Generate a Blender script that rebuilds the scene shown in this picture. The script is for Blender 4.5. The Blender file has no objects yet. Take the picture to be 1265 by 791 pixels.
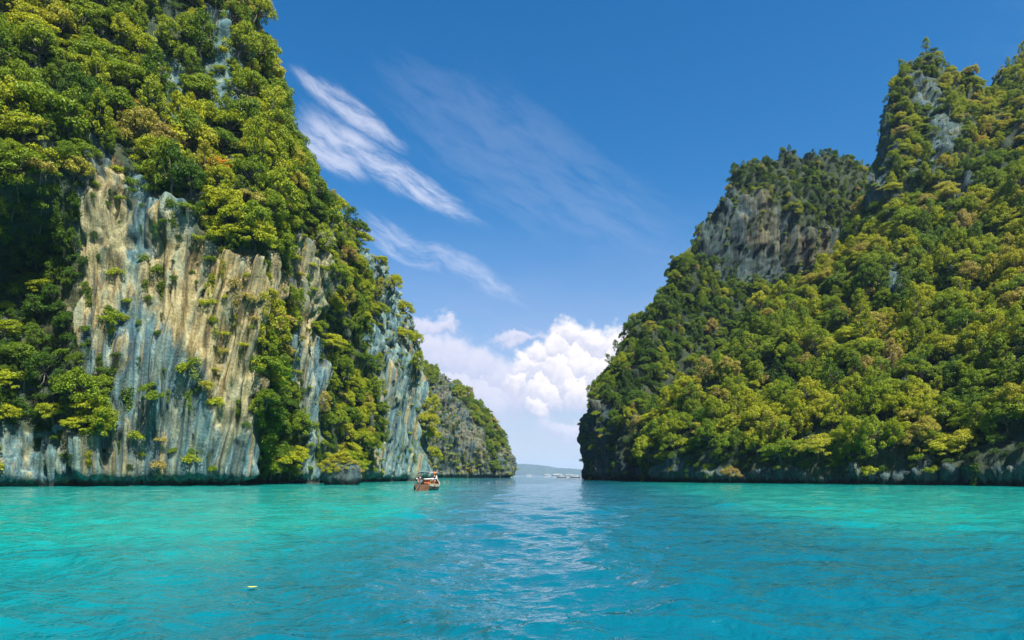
import bpy, bmesh, math, random
import numpy as np
from mathutils import Vector, Euler, Matrix

random.seed(7)
rng = np.random.default_rng(7)
sc = bpy.context.scene
COL = sc.collection
R = math.radians

# ------------------------------------------------------------------ camera
F, CX, HY, CAMZ = 850.0, 632.5, 587.0, 2.0      # focal length in photo pixels, centre column, horizon row, eye height
cam = bpy.data.cameras.new('camera')
cam.sensor_width = 36.0
cam.lens = 36.0 * F / 1265.0
cam.shift_y = (HY - 395.5) / 1265.0
cam.clip_start = 0.1
cam.clip_end = 40000
camo = bpy.data.objects.new('camera', cam)
COL.objects.link(camo)
camo.location = (0, 0, CAMZ)
camo.rotation_euler = (R(90), 0, 0)
sc.camera = camo

# ------------------------------------------------------------------ light
SUN_EL, SUN_AZ = R(57), R(142)                    # azimuth clockwise from the viewing direction (+Y)
SD = Vector((math.cos(SUN_EL) * math.sin(SUN_AZ), math.cos(SUN_EL) * math.cos(SUN_AZ), math.sin(SUN_EL)))
sun = bpy.data.lights.new('sun', 'SUN')
sun.energy = 5.0
sun.angle = R(0.53)
sun.color = (1.0, 0.945, 0.85)
suno = bpy.data.objects.new('sun', sun)
COL.objects.link(suno)
suno.rotation_euler = SD.to_track_quat('Z', 'Y').to_euler()
suno.location = (60, 0, 300)
vs = sc.view_settings
vs.view_transform = 'Standard'
vs.look = 'None'
vs.exposure = 1.38
vs.gamma = 1.0
vs.use_curve_mapping = False
cy = sc.cycles
cy.max_bounces = 7
cy.diffuse_bounces = 3
cy.glossy_bounces = 3
cy.transmission_bounces = 4
cy.volume_bounces = 1
cy.transparent_max_bounces = 8
cy.caustics_reflective = False
cy.caustics_refractive = False
cy.sample_clamp_indirect = 6
cy.use_denoising = True


class NB:
    """small helper to write node graphs as expressions"""
    def __init__(self, nt):
        self.nt = nt

    def n(self, t, **kw):
        nd = self.nt.nodes.new(t)
        for k, v in kw.items():
            setattr(nd, k, v)
        return nd

    def put(self, sock, v):
        if isinstance(v, bpy.types.NodeSocket):
            self.nt.links.new(v, sock)
        elif v is not None:
            sock.default_value = v

    def m(self, op, a, b=None, c=None, clamp=False):
        nd = self.n('ShaderNodeMath', operation=op, use_clamp=clamp)
        for i, v in enumerate((a, b, c)):
            if v is not None:
                self.put(nd.inputs[i], v)
        return nd.outputs[0]

    def v(self, op, a, b=None):
        nd = self.n('ShaderNodeVectorMath', operation=op)
        self.put(nd.inputs[0], a)
        if b is not None:
            self.put(nd.inputs[3] if op == 'SCALE' else nd.inputs[1], b)
        return nd.outputs[1] if op in ('DOT_PRODUCT', 'LENGTH', 'DISTANCE') else nd.outputs[0]

    def xyz(self, x, y, z):
        nd = self.n('ShaderNodeCombineXYZ')
        for i, v in enumerate((x, y, z)):
            self.put(nd.inputs[i], v)
        return nd.outputs[0]

    def sep(self, v):
        nd = self.n('ShaderNodeSeparateXYZ')
        self.put(nd.inputs[0], v)
        return nd.outputs

    def ss(self, x, a, b, lo=0.0, hi=1.0):
        nd = self.n('ShaderNodeMapRange', interpolation_type='SMOOTHSTEP')
        self.put(nd.inputs[0], x)
        for i, v in enumerate((a, b, lo, hi)):
            self.put(nd.inputs[i + 1], v)
        return nd.outputs[0]

    def noise(self, vec, scale, detail=4, rough=0.55, dist=0.0):
        nd = self.n('ShaderNodeTexNoise')
        self.put(nd.inputs['Vector'], vec)
        nd.inputs['Scale'].default_value = scale
        nd.inputs['Detail'].default_value = detail
        nd.inputs['Roughness'].default_value = rough
        nd.inputs['Distortion'].default_value = dist
        return nd.outputs

    def mix(self, fac, a, b, mode='MIX'):
        nd = self.n('ShaderNodeMix', data_type='RGBA', blend_type=mode)
        self.put(nd.inputs[0], fac)
        for i, v in ((6, a), (7, b)):
            if isinstance(v, tuple) and len(v) == 3:
                v = v + (1.0,)
            self.put(nd.inputs[i], v)
        return nd.outputs[2]

    def ramp(self, fac, stops, interp='LINEAR'):
        nd = self.n('ShaderNodeValToRGB')
        cr = nd.color_ramp
        cr.interpolation = interp
        while len(cr.elements) < len(stops):
            cr.elements.new(0.5)
        for e, (p, c) in zip(cr.elements, stops):
            e.position = p
            e.color = tuple(c) + (1.0,)
        self.put(nd.inputs[0], fac)
        return nd.outputs[0]


def ang(px, py):
    u, v = (px - CX) / F, (HY - py) / F
    return math.atan(u), math.atan(v / math.sqrt(1 + u * u))


def make_world():
    w = bpy.data.worlds.new('World')
    sc.world = w
    w.use_nodes = True
    nt = w.node_tree
    nt.nodes.clear()
    b = NB(nt)
    out = b.n('ShaderNodeOutputWorld')
    bg = b.n('ShaderNodeBackground')
    bg.inputs[1].default_value = 0.060
    sky = b.n('ShaderNodeTexSky', sky_type='NISHITA')
    sky.sun_disc = False
    sky.sun_elevation = SUN_EL
    sky.sun_rotation = SUN_AZ
    sky.air_density = 1.0
    sky.dust_density = 0.45
    sky.ozone_density = 2.6
    d = b.n('ShaderNodeTexCoord').outputs['Generated']
    x, y, z = b.sep(d)
    az = b.m('ARCTAN2', x, y)
    el = b.m('ARCSINE', z)
    p = b.xyz(az, el, 0.0)
    blue = b.n('ShaderNodeHueSaturation')
    blue.inputs['Saturation'].default_value = 1.42
    blue.inputs['Value'].default_value = 1.0
    nt.links.new(sky.outputs[0], blue.inputs['Color'])
    col = blue.outputs[0]

    # low pale layer towards the horizon, all the way round
    low = b.ss(el, 0.40, 0.02, 0.0, 0.82)
    lown = b.noise(b.xyz(b.m('MULTIPLY', az, 3.0), b.m('MULTIPLY', el, 9.0), 0.0), 1.6, 4)[0]
    low = b.m('MULTIPLY', low, b.ss(lown, 0.2, 0.7, 0.65, 1.0))
    col = b.mix(low, col, (3.6, 3.65, 4.9))

    # high cirrus: streaks running down to the right
    ca, sa = math.cos(R(-26)), math.sin(R(-26))
    al = b.m('ADD', b.m('MULTIPLY', az, ca), b.m('MULTIPLY', el, sa))
    ac = b.m('SUBTRACT', b.m('MULTIPLY', el, ca), b.m('MULTIPLY', az, sa))
    wob = b.noise(p, 7.0, 3)[1]
    wob = b.v('SCALE', b.v('SUBTRACT', wob, (0.5, 0.5, 0.5)), 0.10)
    wx, wy, _ = b.sep(wob)
    sv = b.xyz(b.m('ADD', b.m('MULTIPLY', al, 8.0), wx), b.m('ADD', b.m('MULTIPLY', ac, 42.0), b.m('MULTIPLY', wy, 30.0)), 0.0)
    st = b.noise(sv, 1.0, 7, 0.68)[0]
    sv2 = b.xyz(b.m('MULTIPLY', al, 26.0), b.m('MULTIPLY', ac, 80.0), 3.0)
    st2 = b.noise(sv2, 1.0, 4, 0.6)[0]
    st = b.m('ADD', b.m('MULTIPLY', st, 0.72), b.m('MULTIPLY', st2, 0.28))
    cir = None
    for (px, py, hl, hw, a, w0) in ((436, 138, 92, 17, 0.9, 0.47), (486, 212, 132, 21, 1.0, 0.45), (405, 182, 60, 28, .9, .44),
                                    (492, 300, 80, 26, 0.75, 0.53), (578, 334, 100, 22, 0.6, 0.53), (650, 205, 240, 75, 0.13, 0.43),
                                    (730, 262, 120, 16, .14, .46), (690, 425, 60, 6, .35, .4)):
        ca0, ce0 = ang(px, py)
        dx = b.m('SUBTRACT', az, ca0)
        dy = b.m('SUBTRACT', el, ce0)
        u = b.m('DIVIDE', b.m('ADD', b.m('MULTIPLY', dx, ca), b.m('MULTIPLY', dy, sa)), hl / F * 0.92)
        vv = b.m('DIVIDE', b.m('SUBTRACT', b.m('MULTIPLY', dy, ca), b.m('MULTIPLY', dx, sa)), hw / F * 0.92)
        r2 = b.m('ADD', b.m('MULTIPLY', u, u), b.m('MULTIPLY', vv, vv))
        fall = b.ss(r2, 1.5, 0.0)
        g = b.m('MULTIPLY', b.ss(b.m('ADD', st, b.m('MULTIPLY', fall, 0.22)), w0 + 0.06, w0 + 0.38), b.m('MULTIPLY', fall, a))
        cir = g if cir is None else b.m('MAXIMUM', cir, g)
    # the same kind of streaks, thin, over the rest of the sky
    gen = b.noise(b.xyz(b.m('MULTIPLY', al, 2.2), b.m('MULTIPLY', ac, 5.0), 9.0), 1.0, 3)[0]
    far = b.ss(b.m('ABSOLUTE', az), 0.55, 1.0)
    g = b.m('MULTIPLY', b.m('MULTIPLY', b.ss(gen, 0.5, 0.7), b.ss(st, 0.42, 0.72)), b.m('MULTIPLY', far, 0.8))
    cir = b.m('MAXIMUM', cir, g)
    col = b.mix(b.m('MULTIPLY', cir, 0.68), col, (6.2, 6.3, 7.2))

    # cumulus heads over the gap, built from billows; more of them round the horizon
    def billows(blobs, amp, sd):
        n1 = b.v('SUBTRACT', b.noise(b.v('ADD', p, (sd, 0, 0)), 16.0, 2, 0.5)[1], (0.5, 0.5, 0.5))
        n2 = b.v('SUBTRACT', b.noise(b.v('ADD', p, (sd, 0, 2)), 55.0, 4, 0.62)[1], (0.5, 0.5, 0.5))
        q = b.v('ADD', p, b.v('ADD', b.v('SCALE', n1, 0.05 * amp), b.v('SCALE', n2, 0.034 * amp)))
        f = sh = None
        for (px, py, r, sq) in blobs:
            a0, e0 = ang(px, py - 9)
            dv = b.v('MULTIPLY', b.v('SUBTRACT', q, (a0, e0, 0)), (F / r, F / r * sq, 0))
            fi = b.m('SUBTRACT', 1.0, b.v('LENGTH', dv))
            si = b.v('DOT_PRODUCT', dv, (0.25, 0.95, 0))
            if f is None:
                f, sh = fi, si
            else:
                big = b.ss(b.m('SUBTRACT', fi, f), -0.10, 0.10)
                mx = b.n('ShaderNodeMix', data_type='FLOAT')
                b.put(mx.inputs[0], big); b.put(mx.inputs[2], sh); b.put(mx.inputs[3], si)
                sh = mx.outputs[0]
                f = b.m('MAXIMUM', f, fi)
        return f, sh
    soft = [(530, 440, 34, 1), (556, 452, 34, 1), (585, 462, 36, 1), (612, 474, 34, 1), (640, 500, 36, 1.1), (600, 500, 50, 1.2), (560, 490, 50, 1.1),
            (552, 412, 27, 2.0), (530, 408, 27, 1.7), (640, 428, 44, 4.5), (748, 540, 18, 1.4), (735, 552, 14, 1.6), (700, 540, 40, 2.4)]
    f, sh = billows(soft, 1.2, 5.0)
    a = b.m('MULTIPLY', b.ss(f, -0.05, 0.7), 0.85)
    cc = b.mix(b.ss(sh, -0.7, 0.8), (4.2, 4.3, 5.6), (6.0, 5.8, 6.5))
    col = b.mix(a, col, cc)
    hard = [(706, 422, 26, 1), (690, 440, 26, 1), (733, 434, 24, 1), (722, 455, 30, 1), (690, 468, 32, 1), (663, 446, 21, 1), (652, 462, 24, 1),
            (745, 468, 34, 1), (640, 478, 20, 1.1), (715, 490, 30, 1), (676, 492, 26, 1.0), (700, 480, 22, 1), (668, 508, 20, 1.3), (735, 500, 24, 1.2), (768, 450, 34, 1)]
    f, sh = billows(hard, 1.0, 1.0)
    a = b.m('MULTIPLY', b.ss(f, -0.08, 0.40), 0.97)
    fine = b.noise(p, 60.0, 4, 0.6)[0]
    sh = b.m('ADD', sh, b.m('MULTIPLY', b.m('SUBTRACT', fine, 0.5), 1.0))
    cc = b.ramp(b.ss(sh, -1.0, 0.95), [(0.0, (.60, .62, .80)), (0.35, (.78, .77, .88)), (0.65, (1.0, .945, .965)), (1.0, (1.08, 1.02, 1.01))])
    cc = b.v('SCALE', cc, 6.8)
    col = b.mix(a, col, cc)
    # further cumulus round the horizon, away from the gap
    gn = b.noise(b.xyz(b.m('MULTIPLY', az, 5.0), b.m('MULTIPLY', el, 8.0), 4.0), 1.0, 6, 0.58)[0]
    gm = b.m('MULTIPLY', b.ss(b.m('ABSOLUTE', az), 0.3, 0.6), b.m('MULTIPLY', b.ss(el, 0.34, 0.12), b.ss(el, -0.02, 0.04)))
    g = b.m('MULTIPLY', b.ss(gn, 0.5, 0.66), gm)
    col = b.mix(b.m('MULTIPLY', g, 0.85), col, (6.4, 6.3, 6.9))
    nt.links.new(col, bg.inputs[0])
    nt.links.new(bg.outputs[0], out.inputs[0])
    w.cycles.sampling_method = 'MANUAL'
    w.cycles.sample_map_resolution = 512


make_world()

# ------------------------------------------------------------------ helpers
_perm = np.random.default_rng(3).permutation(256)
_perm = np.concatenate([_perm, _perm, _perm[:4]])
_grad = np.random.default_rng(4).normal(size=(256, 3))
_grad /= np.linalg.norm(_grad, axis=1)[:, None]


def pnoise(P):
    P = np.asarray(P, dtype=np.float64)
    I = np.floor(P).astype(np.int64)
    f = P - I
    I &= 255
    u = f * f * f * (f * (f * 6 - 15) + 10)
    res = []
    for dx in (0, 1):
        a = _perm[(I[:, 0] + dx) & 255]
        for dy in (0, 1):
            bb = _perm[a + ((I[:, 1] + dy) & 255)]
            for dz in (0, 1):
                h = _perm[bb + ((I[:, 2] + dz) & 255)]
                g = _grad[h]
                res.append(g[:, 0] * (f[:, 0] - dx) + g[:, 1] * (f[:, 1] - dy) + g[:, 2] * (f[:, 2] - dz))
    n000, n001, n010, n011, n100, n101, n110, n111 = res
    ux, uy, uz = u[:, 0], u[:, 1], u[:, 2]
    l = lambda a, b, t: a + (b - a) * t
    return l(l(l(n000, n001, uz), l(n010, n011, uz), uy), l(l(n100, n101, uz), l(n110, n111, uz), uy), ux) * 1.6


def fbm(P, oct=4, rough=0.5):
    s, a, t = 0.0, 1.0, 0.0
    P = np.asarray(P, dtype=np.float64)
    for i in range(oct):
        s = s + a * pnoise(P * (2.03 ** i) + 17.3 * i)
        t += a
        a *= rough
    return s / t


def new_mat(name):
    m = bpy.data.materials.new(name)
    m.use_nodes = True
    nt = m.node_tree
    nt.nodes.clear()
    b = NB(nt)
    out = b.n('ShaderNodeOutputMaterial')
    return m, b, out


def plain(name, color, rough=0.6, metal=0.0, var=0.15, scale=6.0):
    m, b, out = new_mat(name)
    pr = b.n('ShaderNodeBsdfPrincipled')
    co = b.n('ShaderNodeTexCoord').outputs['Object']
    nz = b.noise(co, scale, 4)[0]
    k = b.ss(nz, 0.25, 0.75, 1 - var, 1 + var)
    c = b.v('SCALE', tuple(color), k)
    b.nt.links.new(c, pr.inputs['Base Color'])
    pr.inputs['Roughness'].default_value = rough
    pr.inputs['Metallic'].default_value = metal
    b.nt.links.new(pr.outputs[0], out.inputs[0])
    return m


def mesh_np(name, V, faces, smooth=True):
    """V (n,3) array, faces (m,k) int array, or list of such arrays"""
    me = bpy.data.meshes.new(name)
    fl = faces if isinstance(faces, list) else [faces]
    fl = [np.asarray(f, dtype=np.int64) for f in fl if len(f)]
    V = np.asarray(V, dtype=np.float32)
    me.vertices.add(len(V))
    me.vertices.foreach_set('co', V.ravel())
    idx = np.concatenate([f.ravel() for f in fl]).astype(np.int32)
    cnt = np.concatenate([np.full(len(f), f.shape[1]) for f in fl])
    st = np.concatenate([[0], np.cumsum(cnt)[:-1]]).astype(np.int32)
    me.loops.add(len(idx))
    me.loops.foreach_set('vertex_index', idx)
    me.polygons.add(len(cnt))
    me.polygons.foreach_set('loop_start', st)
    me.update(calc_edges=True)
    me.polygons.foreach_set('use_smooth', np.full(len(cnt), smooth))
    me.validate()
    return me


def attr(me, name, data, domain='POINT', typ='FLOAT'):
    a = me.attributes.new(name, typ, domain)
    a.data.foreach_set('vector' if typ == 'FLOAT_VECTOR' else 'value', np.asarray(data).ravel().astype(np.int32 if typ == 'INT' else np.float32))


def obj(name, me, mat=None, parent=None, loc=None):
    o = bpy.data.objects.new(name, me)
    COL.objects.link(o)
    if mat is not None and not me.materials:
        me.materials.append(mat)
    if parent is not None:
        o.parent = parent
    if loc is not None:
        o.location = loc
    return o


def tag(o, label=None, cat=None, group=None, kind=None):
    for k, v in (('label', label), ('category', cat), ('group', group), ('kind', kind)):
        if v:
            o[k] = v
    return o


def empty(name, loc=(0, 0, 0), rot=(0, 0, 0)):
    o = bpy.data.objects.new(name, None)
    o.empty_display_size = 0.3
    COL.objects.link(o)
    o.location = loc
    o.rotation_euler = rot
    return o


def W(px, py, Y):
    return np.array([(px - CX) / F * Y, Y, CAMZ + (HY - py) / F * Y])


def proj(P):
    P = np.asarray(P)
    return CX + F * P[:, 0] / P[:, 1], HY - F * (P[:, 2] - CAMZ) / P[:, 1]


def inpoly(x, y, poly):
    c = np.zeros(len(x), bool)
    n = len(poly)
    for i in range(n):
        x0, y0 = poly[i]
        x1, y1 = poly[i - 1]
        if y0 == y1:
            continue
        c ^= ((y0 > y) != (y1 > y)) & (x < (x1 - x0) * (y - y0) / (y1 - y0) + x0)
    return c


class MB:
    """collects boxes, tubes and loops into one mesh"""
    def __init__(self):
        self.V, self.Q = [], []
        self.n = 0

    def add(self, V, Fc):
        self.V.append(np.asarray(V, float))
        for f in Fc:
            self.Q.append([i + self.n for i in f])
        self.n += len(V)

    def box(self, c, s, rz=0.0, tilt=0.0):
        M = Matrix.Translation(c) @ Matrix.Rotation(rz, 4, 'Z') @ Matrix.Rotation(tilt, 4, 'Y')
        v = [M @ Vector((x * s[0] / 2, y * s[1] / 2, z * s[2] / 2)) for x in (-1, 1) for y in (-1, 1) for z in (-1, 1)]
        self.add([tuple(q) for q in v], [(0, 1, 3, 2), (4, 6, 7, 5), (0, 4, 5, 1), (2, 3, 7, 6), (0, 2, 6, 4), (1, 5, 7, 3)])
        return self

    def tube(self, pts, rad, n=7):
        pts = [Vector(p) for p in pts]
        if not hasattr(rad, '__len__'):
            rad = [rad] * len(pts)
        V, Fc = [], []
        for i, p in enumerate(pts):
            t = (pts[min(i + 1, len(pts) - 1)] - pts[max(i - 1, 0)]).normalized()
            a = t.orthogonal().normalized()
            if i and abs(a.dot(pa)) < 0.99:
                a = (pa - t * pa.dot(t)).normalized()
            pa = a
            bb = t.cross(a)
            for k in range(n):
                w = 2 * math.pi * k / n
                V.append(tuple(p + (a * math.cos(w) + bb * math.sin(w)) * rad[i]))
        for i in range(len(pts) - 1):
            for k in range(n):
                Fc.append((i * n + k, i * n + (k + 1) % n, (i + 1) * n + (k + 1) % n, (i + 1) * n + k))
        Fc.append(tuple(range(n - 1, -1, -1)))
        Fc.append(tuple((len(pts) - 1) * n + k for k in range(n)))
        self.add(V, Fc)
        return self

    def grid(self, P):
        P = np.asarray(P, float)
        a, c = P.shape[:2]
        Fc = [(i * c + j, i * c + j + 1, (i + 1) * c + j + 1, (i + 1) * c + j) for i in range(a - 1) for j in range(c - 1)]
        self.add(P.reshape(-1, 3), Fc)
        return self

    def ball(self, c, r, nu=8, nv=6):
        V, Fc = [], []
        for i in range(nv + 1):
            t = math.pi * i / nv
            for k in range(nu):
                w = 2 * math.pi * k / nu
                V.append((c[0] + r[0] * math.sin(t) * math.cos(w), c[1] + r[1] * math.sin(t) * math.sin(w), c[2] + r[2] * math.cos(t)))
        for i in range(nv):
            for k in range(nu):
                Fc.append((i * nu + k, (i + 1) * nu + k, (i + 1) * nu + (k + 1) % nu, i * nu + (k + 1) % nu))
        self.add(V, Fc)
        return self

    def mesh(self, name, smooth=False):
        me = bpy.data.meshes.new(name)
        me.from_pydata(np.concatenate(self.V).tolist(), [], self.Q)
        me.update()
        if smooth:
            me.polygons.foreach_set('use_smooth', [True] * len(me.polygons))
        return me

    def build(self, name, mat, parent=None, smooth=False):
        return obj(name, self.mesh(name, smooth), mat, parent)


# ------------------------------------------------------------------ materials of the setting
def rock_material(name, warm=1.0, pale=1.0, tilt=0.16, moss=0.5, dark=1.0):
    m, b, out = new_mat(name)
    pr = b.n('ShaderNodeBsdfPrincipled')
    pos = b.n('ShaderNodeNewGeometry').outputs['Position']
    x, y, z = b.sep(pos)
    wz = b.v('SUBTRACT', b.noise(pos, 0.05, 3)[1], (0.5, 0.5, 0.5))
    wx, wy, _ = b.sep(wz)
    lean = b.m('MULTIPLY', z, b.ss(x, -78.0, -50.0, 0.0, tilt)) if tilt > 0.1 else b.m('MULTIPLY', z, tilt)
    hx = b.m('ADD', b.m('SUBTRACT', x, lean), b.m('MULTIPLY', wx, 3.0))
    hy = b.m('ADD', b.m('SUBTRACT', y, b.m('MULTIPLY', lean, 0.7)), b.m('MULTIPLY', wy, 3.0))
    s1 = b.noise(b.xyz(hx, hy, b.m('MULTIPLY', z, 0.06)), 0.30, 4, 0.55)[0]       # broad streaks
    s2 = b.noise(b.xyz(hx, hy, b.m('MULTIPLY', z, 0.045)), 0.85, 6, 0.68)[0]        # narrow streaks
    s3 = b.noise(b.xyz(hx, hy, b.m('MULTIPLY', z, 0.04)), 0.55, 4, 0.6, 0.2)[1]
    big = b.noise(pos, 0.045, 4, 0.6)[0]
    fine = b.noise(pos, 2.2, 6, 0.7)[0]
    cool = b.ramp(s2, [(0.32, (.012, .024, .030)), (0.45, (.042, .090, .112)), (0.56, (.100, .180, .190)), (0.70, (.26, .33, .27))])
    warmc = b.ramp(s2, [(0.33, (.028, .032, .020)), (0.43, (.15, .10, .034)), (0.54, (.33, .262, .110)), (0.70, (.42, .385, .235))])
    cream = b.ramp(b.sep(s3)[0], [(0.35, (.055, .080, .062)), (0.5, (.19, .225, .15)), (0.68, (.40, .385, .25))])
    wa = b.n('ShaderNodeAttribute', attribute_name='warm').outputs['Fac']
    fw = b.ss(b.m('ADD', s1, b.m('MULTIPLY', b.m('SUBTRACT', wa, 0.5), 0.5)), 0.45, 0.60)
    c = b.mix(b.m('MULTIPLY', fw, warm), cool, warmc)
    c = b.mix(b.m('MULTIPLY', b.ss(b.sep(s3)[1], 0.5, 0.62), 0.7 * pale), c, cream)
    # rust seeps
    c = b.mix(b.m('MULTIPLY', b.m('MULTIPLY', b.ss(b.sep(s3)[2], 0.58, 0.70), b.ss(big, 0.45, 0.6)), 0.75 * warm), c, (.40, .19, .055))
    # green-blue algal film
    c = b.mix(b.m('MULTIPLY', b.ss(big, 0.34, 0.64), 0.27), c, (.060, .15, .130))
    # black water stains
    c = b.mix(b.m('MULTIPLY', b.ss(s1, 0.46, 0.33), 0.75), c, (.024, .030, .030))
    c = b.mix(b.m('MULTIPLY', b.ss(fine, 0.50, 0.36), 0.45), c, (.032, .040, .036))
    c = b.v('SCALE', c, dark)
    # moss and soil where plants grow
    veg = b.n('ShaderNodeAttribute', attribute_name='veg').outputs['Fac']
    mo = b.m('MULTIPLY', b.ss(b.noise(pos, 0.22, 6, 0.7)[0], 0.50, 0.66), moss)
    c = b.mix(mo, c, (.026, .043, .012))
    c = b.mix(b.m('MULTIPLY', b.ss(b.m('ADD', veg, b.m('SUBTRACT', fine, 0.5)), 0.4, 0.8), 0.82), c, (.022, .034, .010))
    # tide band
    tide = b.ss(b.m('ADD', z, b.m('MULTIPLY', b.m('SUBTRACT', s2, 0.5), 2.2)), 1.5, 0.5)
    c = b.mix(b.m('MULTIPLY', tide, 0.9), c, (.018, .018, .014))
    b.nt.links.new(c, pr.inputs['Base Color'])
    pr.inputs['Roughness'].default_value = 0.85
    pr.inputs['Specular IOR Level'].default_value = 0.25
    hgt = b.m('ADD', b.m('MULTIPLY', s2, 1.2), b.m('MULTIPLY', fine, 0.55))
    bp = b.n('ShaderNodeBump')
    bp.inputs['Strength'].default_value = 0.9
    bp.inputs['Distance'].default_value = 0.9
    b.nt.links.new(hgt, bp.inputs['Height'])
    b.nt.links.new(bp.outputs[0], pr.inputs['Normal'])
    b.nt.links.new(pr.outputs[0], out.inputs[0])
    return m


M_rockL = rock_material('streaked_limestone', 1.0, 1.0, 0.17, 0.62, 1.05)
M_rockG = rock_material('grey_limestone', 0.6, 0.35, 0.04, 0.5, 0.62)


def leaf_material():
    m, b, out = new_mat('foliage')
    t = b.n('ShaderNodeAttribute', attribute_name='tint', attribute_type='INSTANCER').outputs['Fac']
    lr = b.n('ShaderNodeAttribute', attribute_name='leaf').outputs['Fac']
    tt = b.m('ADD', t, b.m('MULTIPLY', b.m('SUBTRACT', lr, 0.5), 0.10))
    c = b.ramp(tt, [(0.0, (.014, .042, .006)), (0.25, (.050, .112, .006)), (0.45, (.140, .205, .007)), (0.64, (.280, .305, .008)),
                    (0.74, (.255, .240, .030)), (0.84, (.270, .215, .080)), (0.93, (.44, .27, .020)), (1.0, (.46, .20, .02))])
    k = b.m('ADD', b.m('MULTIPLY', lr, 0.75), 0.62)
    c = b.v('SCALE', c, k)
    pr = b.n('ShaderNodeBsdfPrincipled')
    b.nt.links.new(c, pr.inputs['Base Color'])
    pr.inputs['Roughness'].default_value = 0.55
    pr.inputs['Specular IOR Level'].default_value = 0.2
    tr = b.n('ShaderNodeBsdfTranslucent')
    b.nt.links.new(b.v('MULTIPLY', c, (1.5, 1.35, 0.5)), tr.inputs[0])
    mx = b.n('ShaderNodeMixShader')
    mx.inputs[0].default_value = 0.34
    b.nt.links.new(pr.outputs[0], mx.inputs[1])
    b.nt.links.new(tr.outputs[0], mx.inputs[2])
    b.nt.links.new(mx.outputs[0], out.inputs[0])
    return m


M_leaf = leaf_material()
M_bark = plain('bark', (.11, .09, .065), 0.9, 0, 0.4, 3.0)


def water_material():
    m, b, out = new_mat('lagoon_water')
    pos = b.n('ShaderNodeNewGeometry').outputs['Position']
    x, y, z = b.sep(pos)
    r = b.v('LENGTH', b.xyz(x, y, 0.0))
    n1 = b.noise(b.xyz(b.m('MULTIPLY', x, 0.6), y, 0.0), 0.035, 4, 0.55)[0]
    n2 = b.noise(b.xyz(b.m('MULTIPLY', x, 0.35), y, 4.0), 0.12, 4, 0.6)[0]
    # sandy shelf under the cliffs, deeper channel through the middle and under the boat landing
    chx = b.m('ADD', b.m('MULTIPLY', y, 0.035), 2.5)
    side = b.m('DIVIDE', b.m('ABSOLUTE', b.m('SUBTRACT', x, chx)), b.m('ADD', b.m('MULTIPLY', y, 0.13), 7.0))
    shelf = b.ss(b.m('ADD', side, b.m('MULTIPLY', b.m('SUBTRACT', n1, 0.5), 0.6)), 0.35, 1.15)
    dist = b.ss(b.m('ADD', y, b.m('MULTIPLY', b.m('SUBTRACT', n2, 0.5), 26.0)), 8.0, 36.0)
    left = b.ss(x, 6.0, -9.0, 0.0, 0.4)
    k = b.m('MULTIPLY', shelf, b.m('ADD', b.m('MULTIPLY', dist, 1.0), left), clamp=True)
    c = b.ramp(k, [(0.0, (.001, .074, .108)), (0.35, (.001, .104, .130)), (0.7, (.001, .142, .148)), (1.0, (.002, .180, .160))])
    pr = b.n('ShaderNodeBsdfPrincipled')
    b.nt.links.new(c, pr.inputs['Base Color'])
    pr.inputs['Roughness'].default_value = 0.015
    pr.inputs['IOR'].default_value = 1.33
    # ripples
    w1 = b.noise(b.xyz(b.m('MULTIPLY', x, 0.75), y, 0.0), 2.1, 3, 0.55, 0.15)[0]
    w2 = b.noise(b.xyz(b.m('MULTIPLY', x, 0.8), y, 7.0), 5.6, 3, 0.55, 0.1)[0]
    h = b.m('ADD', b.m('MULTIPLY', w1, 0.135), b.m('MULTIPLY', w2, 0.065))
    bp = b.n('ShaderNodeBump')
    bp.inputs['Strength'].default_value = 1.0
    bp.inputs['Distance'].default_value = 1.0
    b.nt.links.new(h, bp.inputs['Height'])
    b.nt.links.new(bp.outputs[0], pr.inputs['Normal'])
    b.nt.links.new(pr.outputs[0], out.inputs[0])
    return m


M_water = water_material()


def make_water():
    fr = np.radians(np.linspace(-48, 48, 470))
    bk = np.radians(np.linspace(48, 312, 60))[1:-1]
    th = np.concatenate([fr, bk])
    r = np.concatenate([[0.5, 2.0, 4.0], np.geomspace(5.5, 150, 520), np.geomspace(170, 12000, 60)])
    T, RR = np.meshgrid(th, r)
    X, Yy = RR * np.sin(T), RR * np.cos(T)
    Z = np.zeros_like(X)
    g = np.random.default_rng(11)
    front = np.cos(T) > 0.5
    for i in range(46):
        lam = 0.45 * (7.0 / 0.45) ** (i / 45.0)
        a = R(62) + g.normal() * 0.75
        kx, ky = math.cos(a) * 2 * math.pi / lam, math.sin(a) * 2 * math.pi / lam
        amp = 0.0108 * lam ** 0.45
        spc = RR * 0.0064
        fade = np.clip((lam / 3.0 - spc) / (lam / 3.0), 0, 1)
        Z += amp * fade * front * np.sin(kx * X + ky * Yy + g.uniform(0, 6.28))
    pat = fbm(np.stack([X.ravel() * 0.10, Yy.ravel() * 0.06, np.zeros(X.size)], 1), 2).reshape(X.shape)
    Z *= 1.0 + 0.9 * pat
    P = np.stack([X, Yy, Z], -1)
    nr, nt = X.shape
    idx = np.arange(nr * nt).reshape(nr, nt)
    nx = np.roll(idx, -1, axis=1)
    Fq = np.stack([idx[:-1].ravel(), nx[:-1].ravel(), nx[1:].ravel(), idx[1:].ravel()], 1)[:, ::-1]
    V = P.reshape(-1, 3)
    V = np.concatenate([V, [[0, 0, 0]]])
    tri = np.stack([idx[0], np.full(nt, nr * nt), nx[0]], 1)
    me = mesh_np('water', V, [Fq, tri[:, ::-1]])
    o = obj('water', me, M_water)
    tag(o, 'turquoise lagoon water with small ripples between the cliffs', 'water', kind='structure')


make_water()


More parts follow.
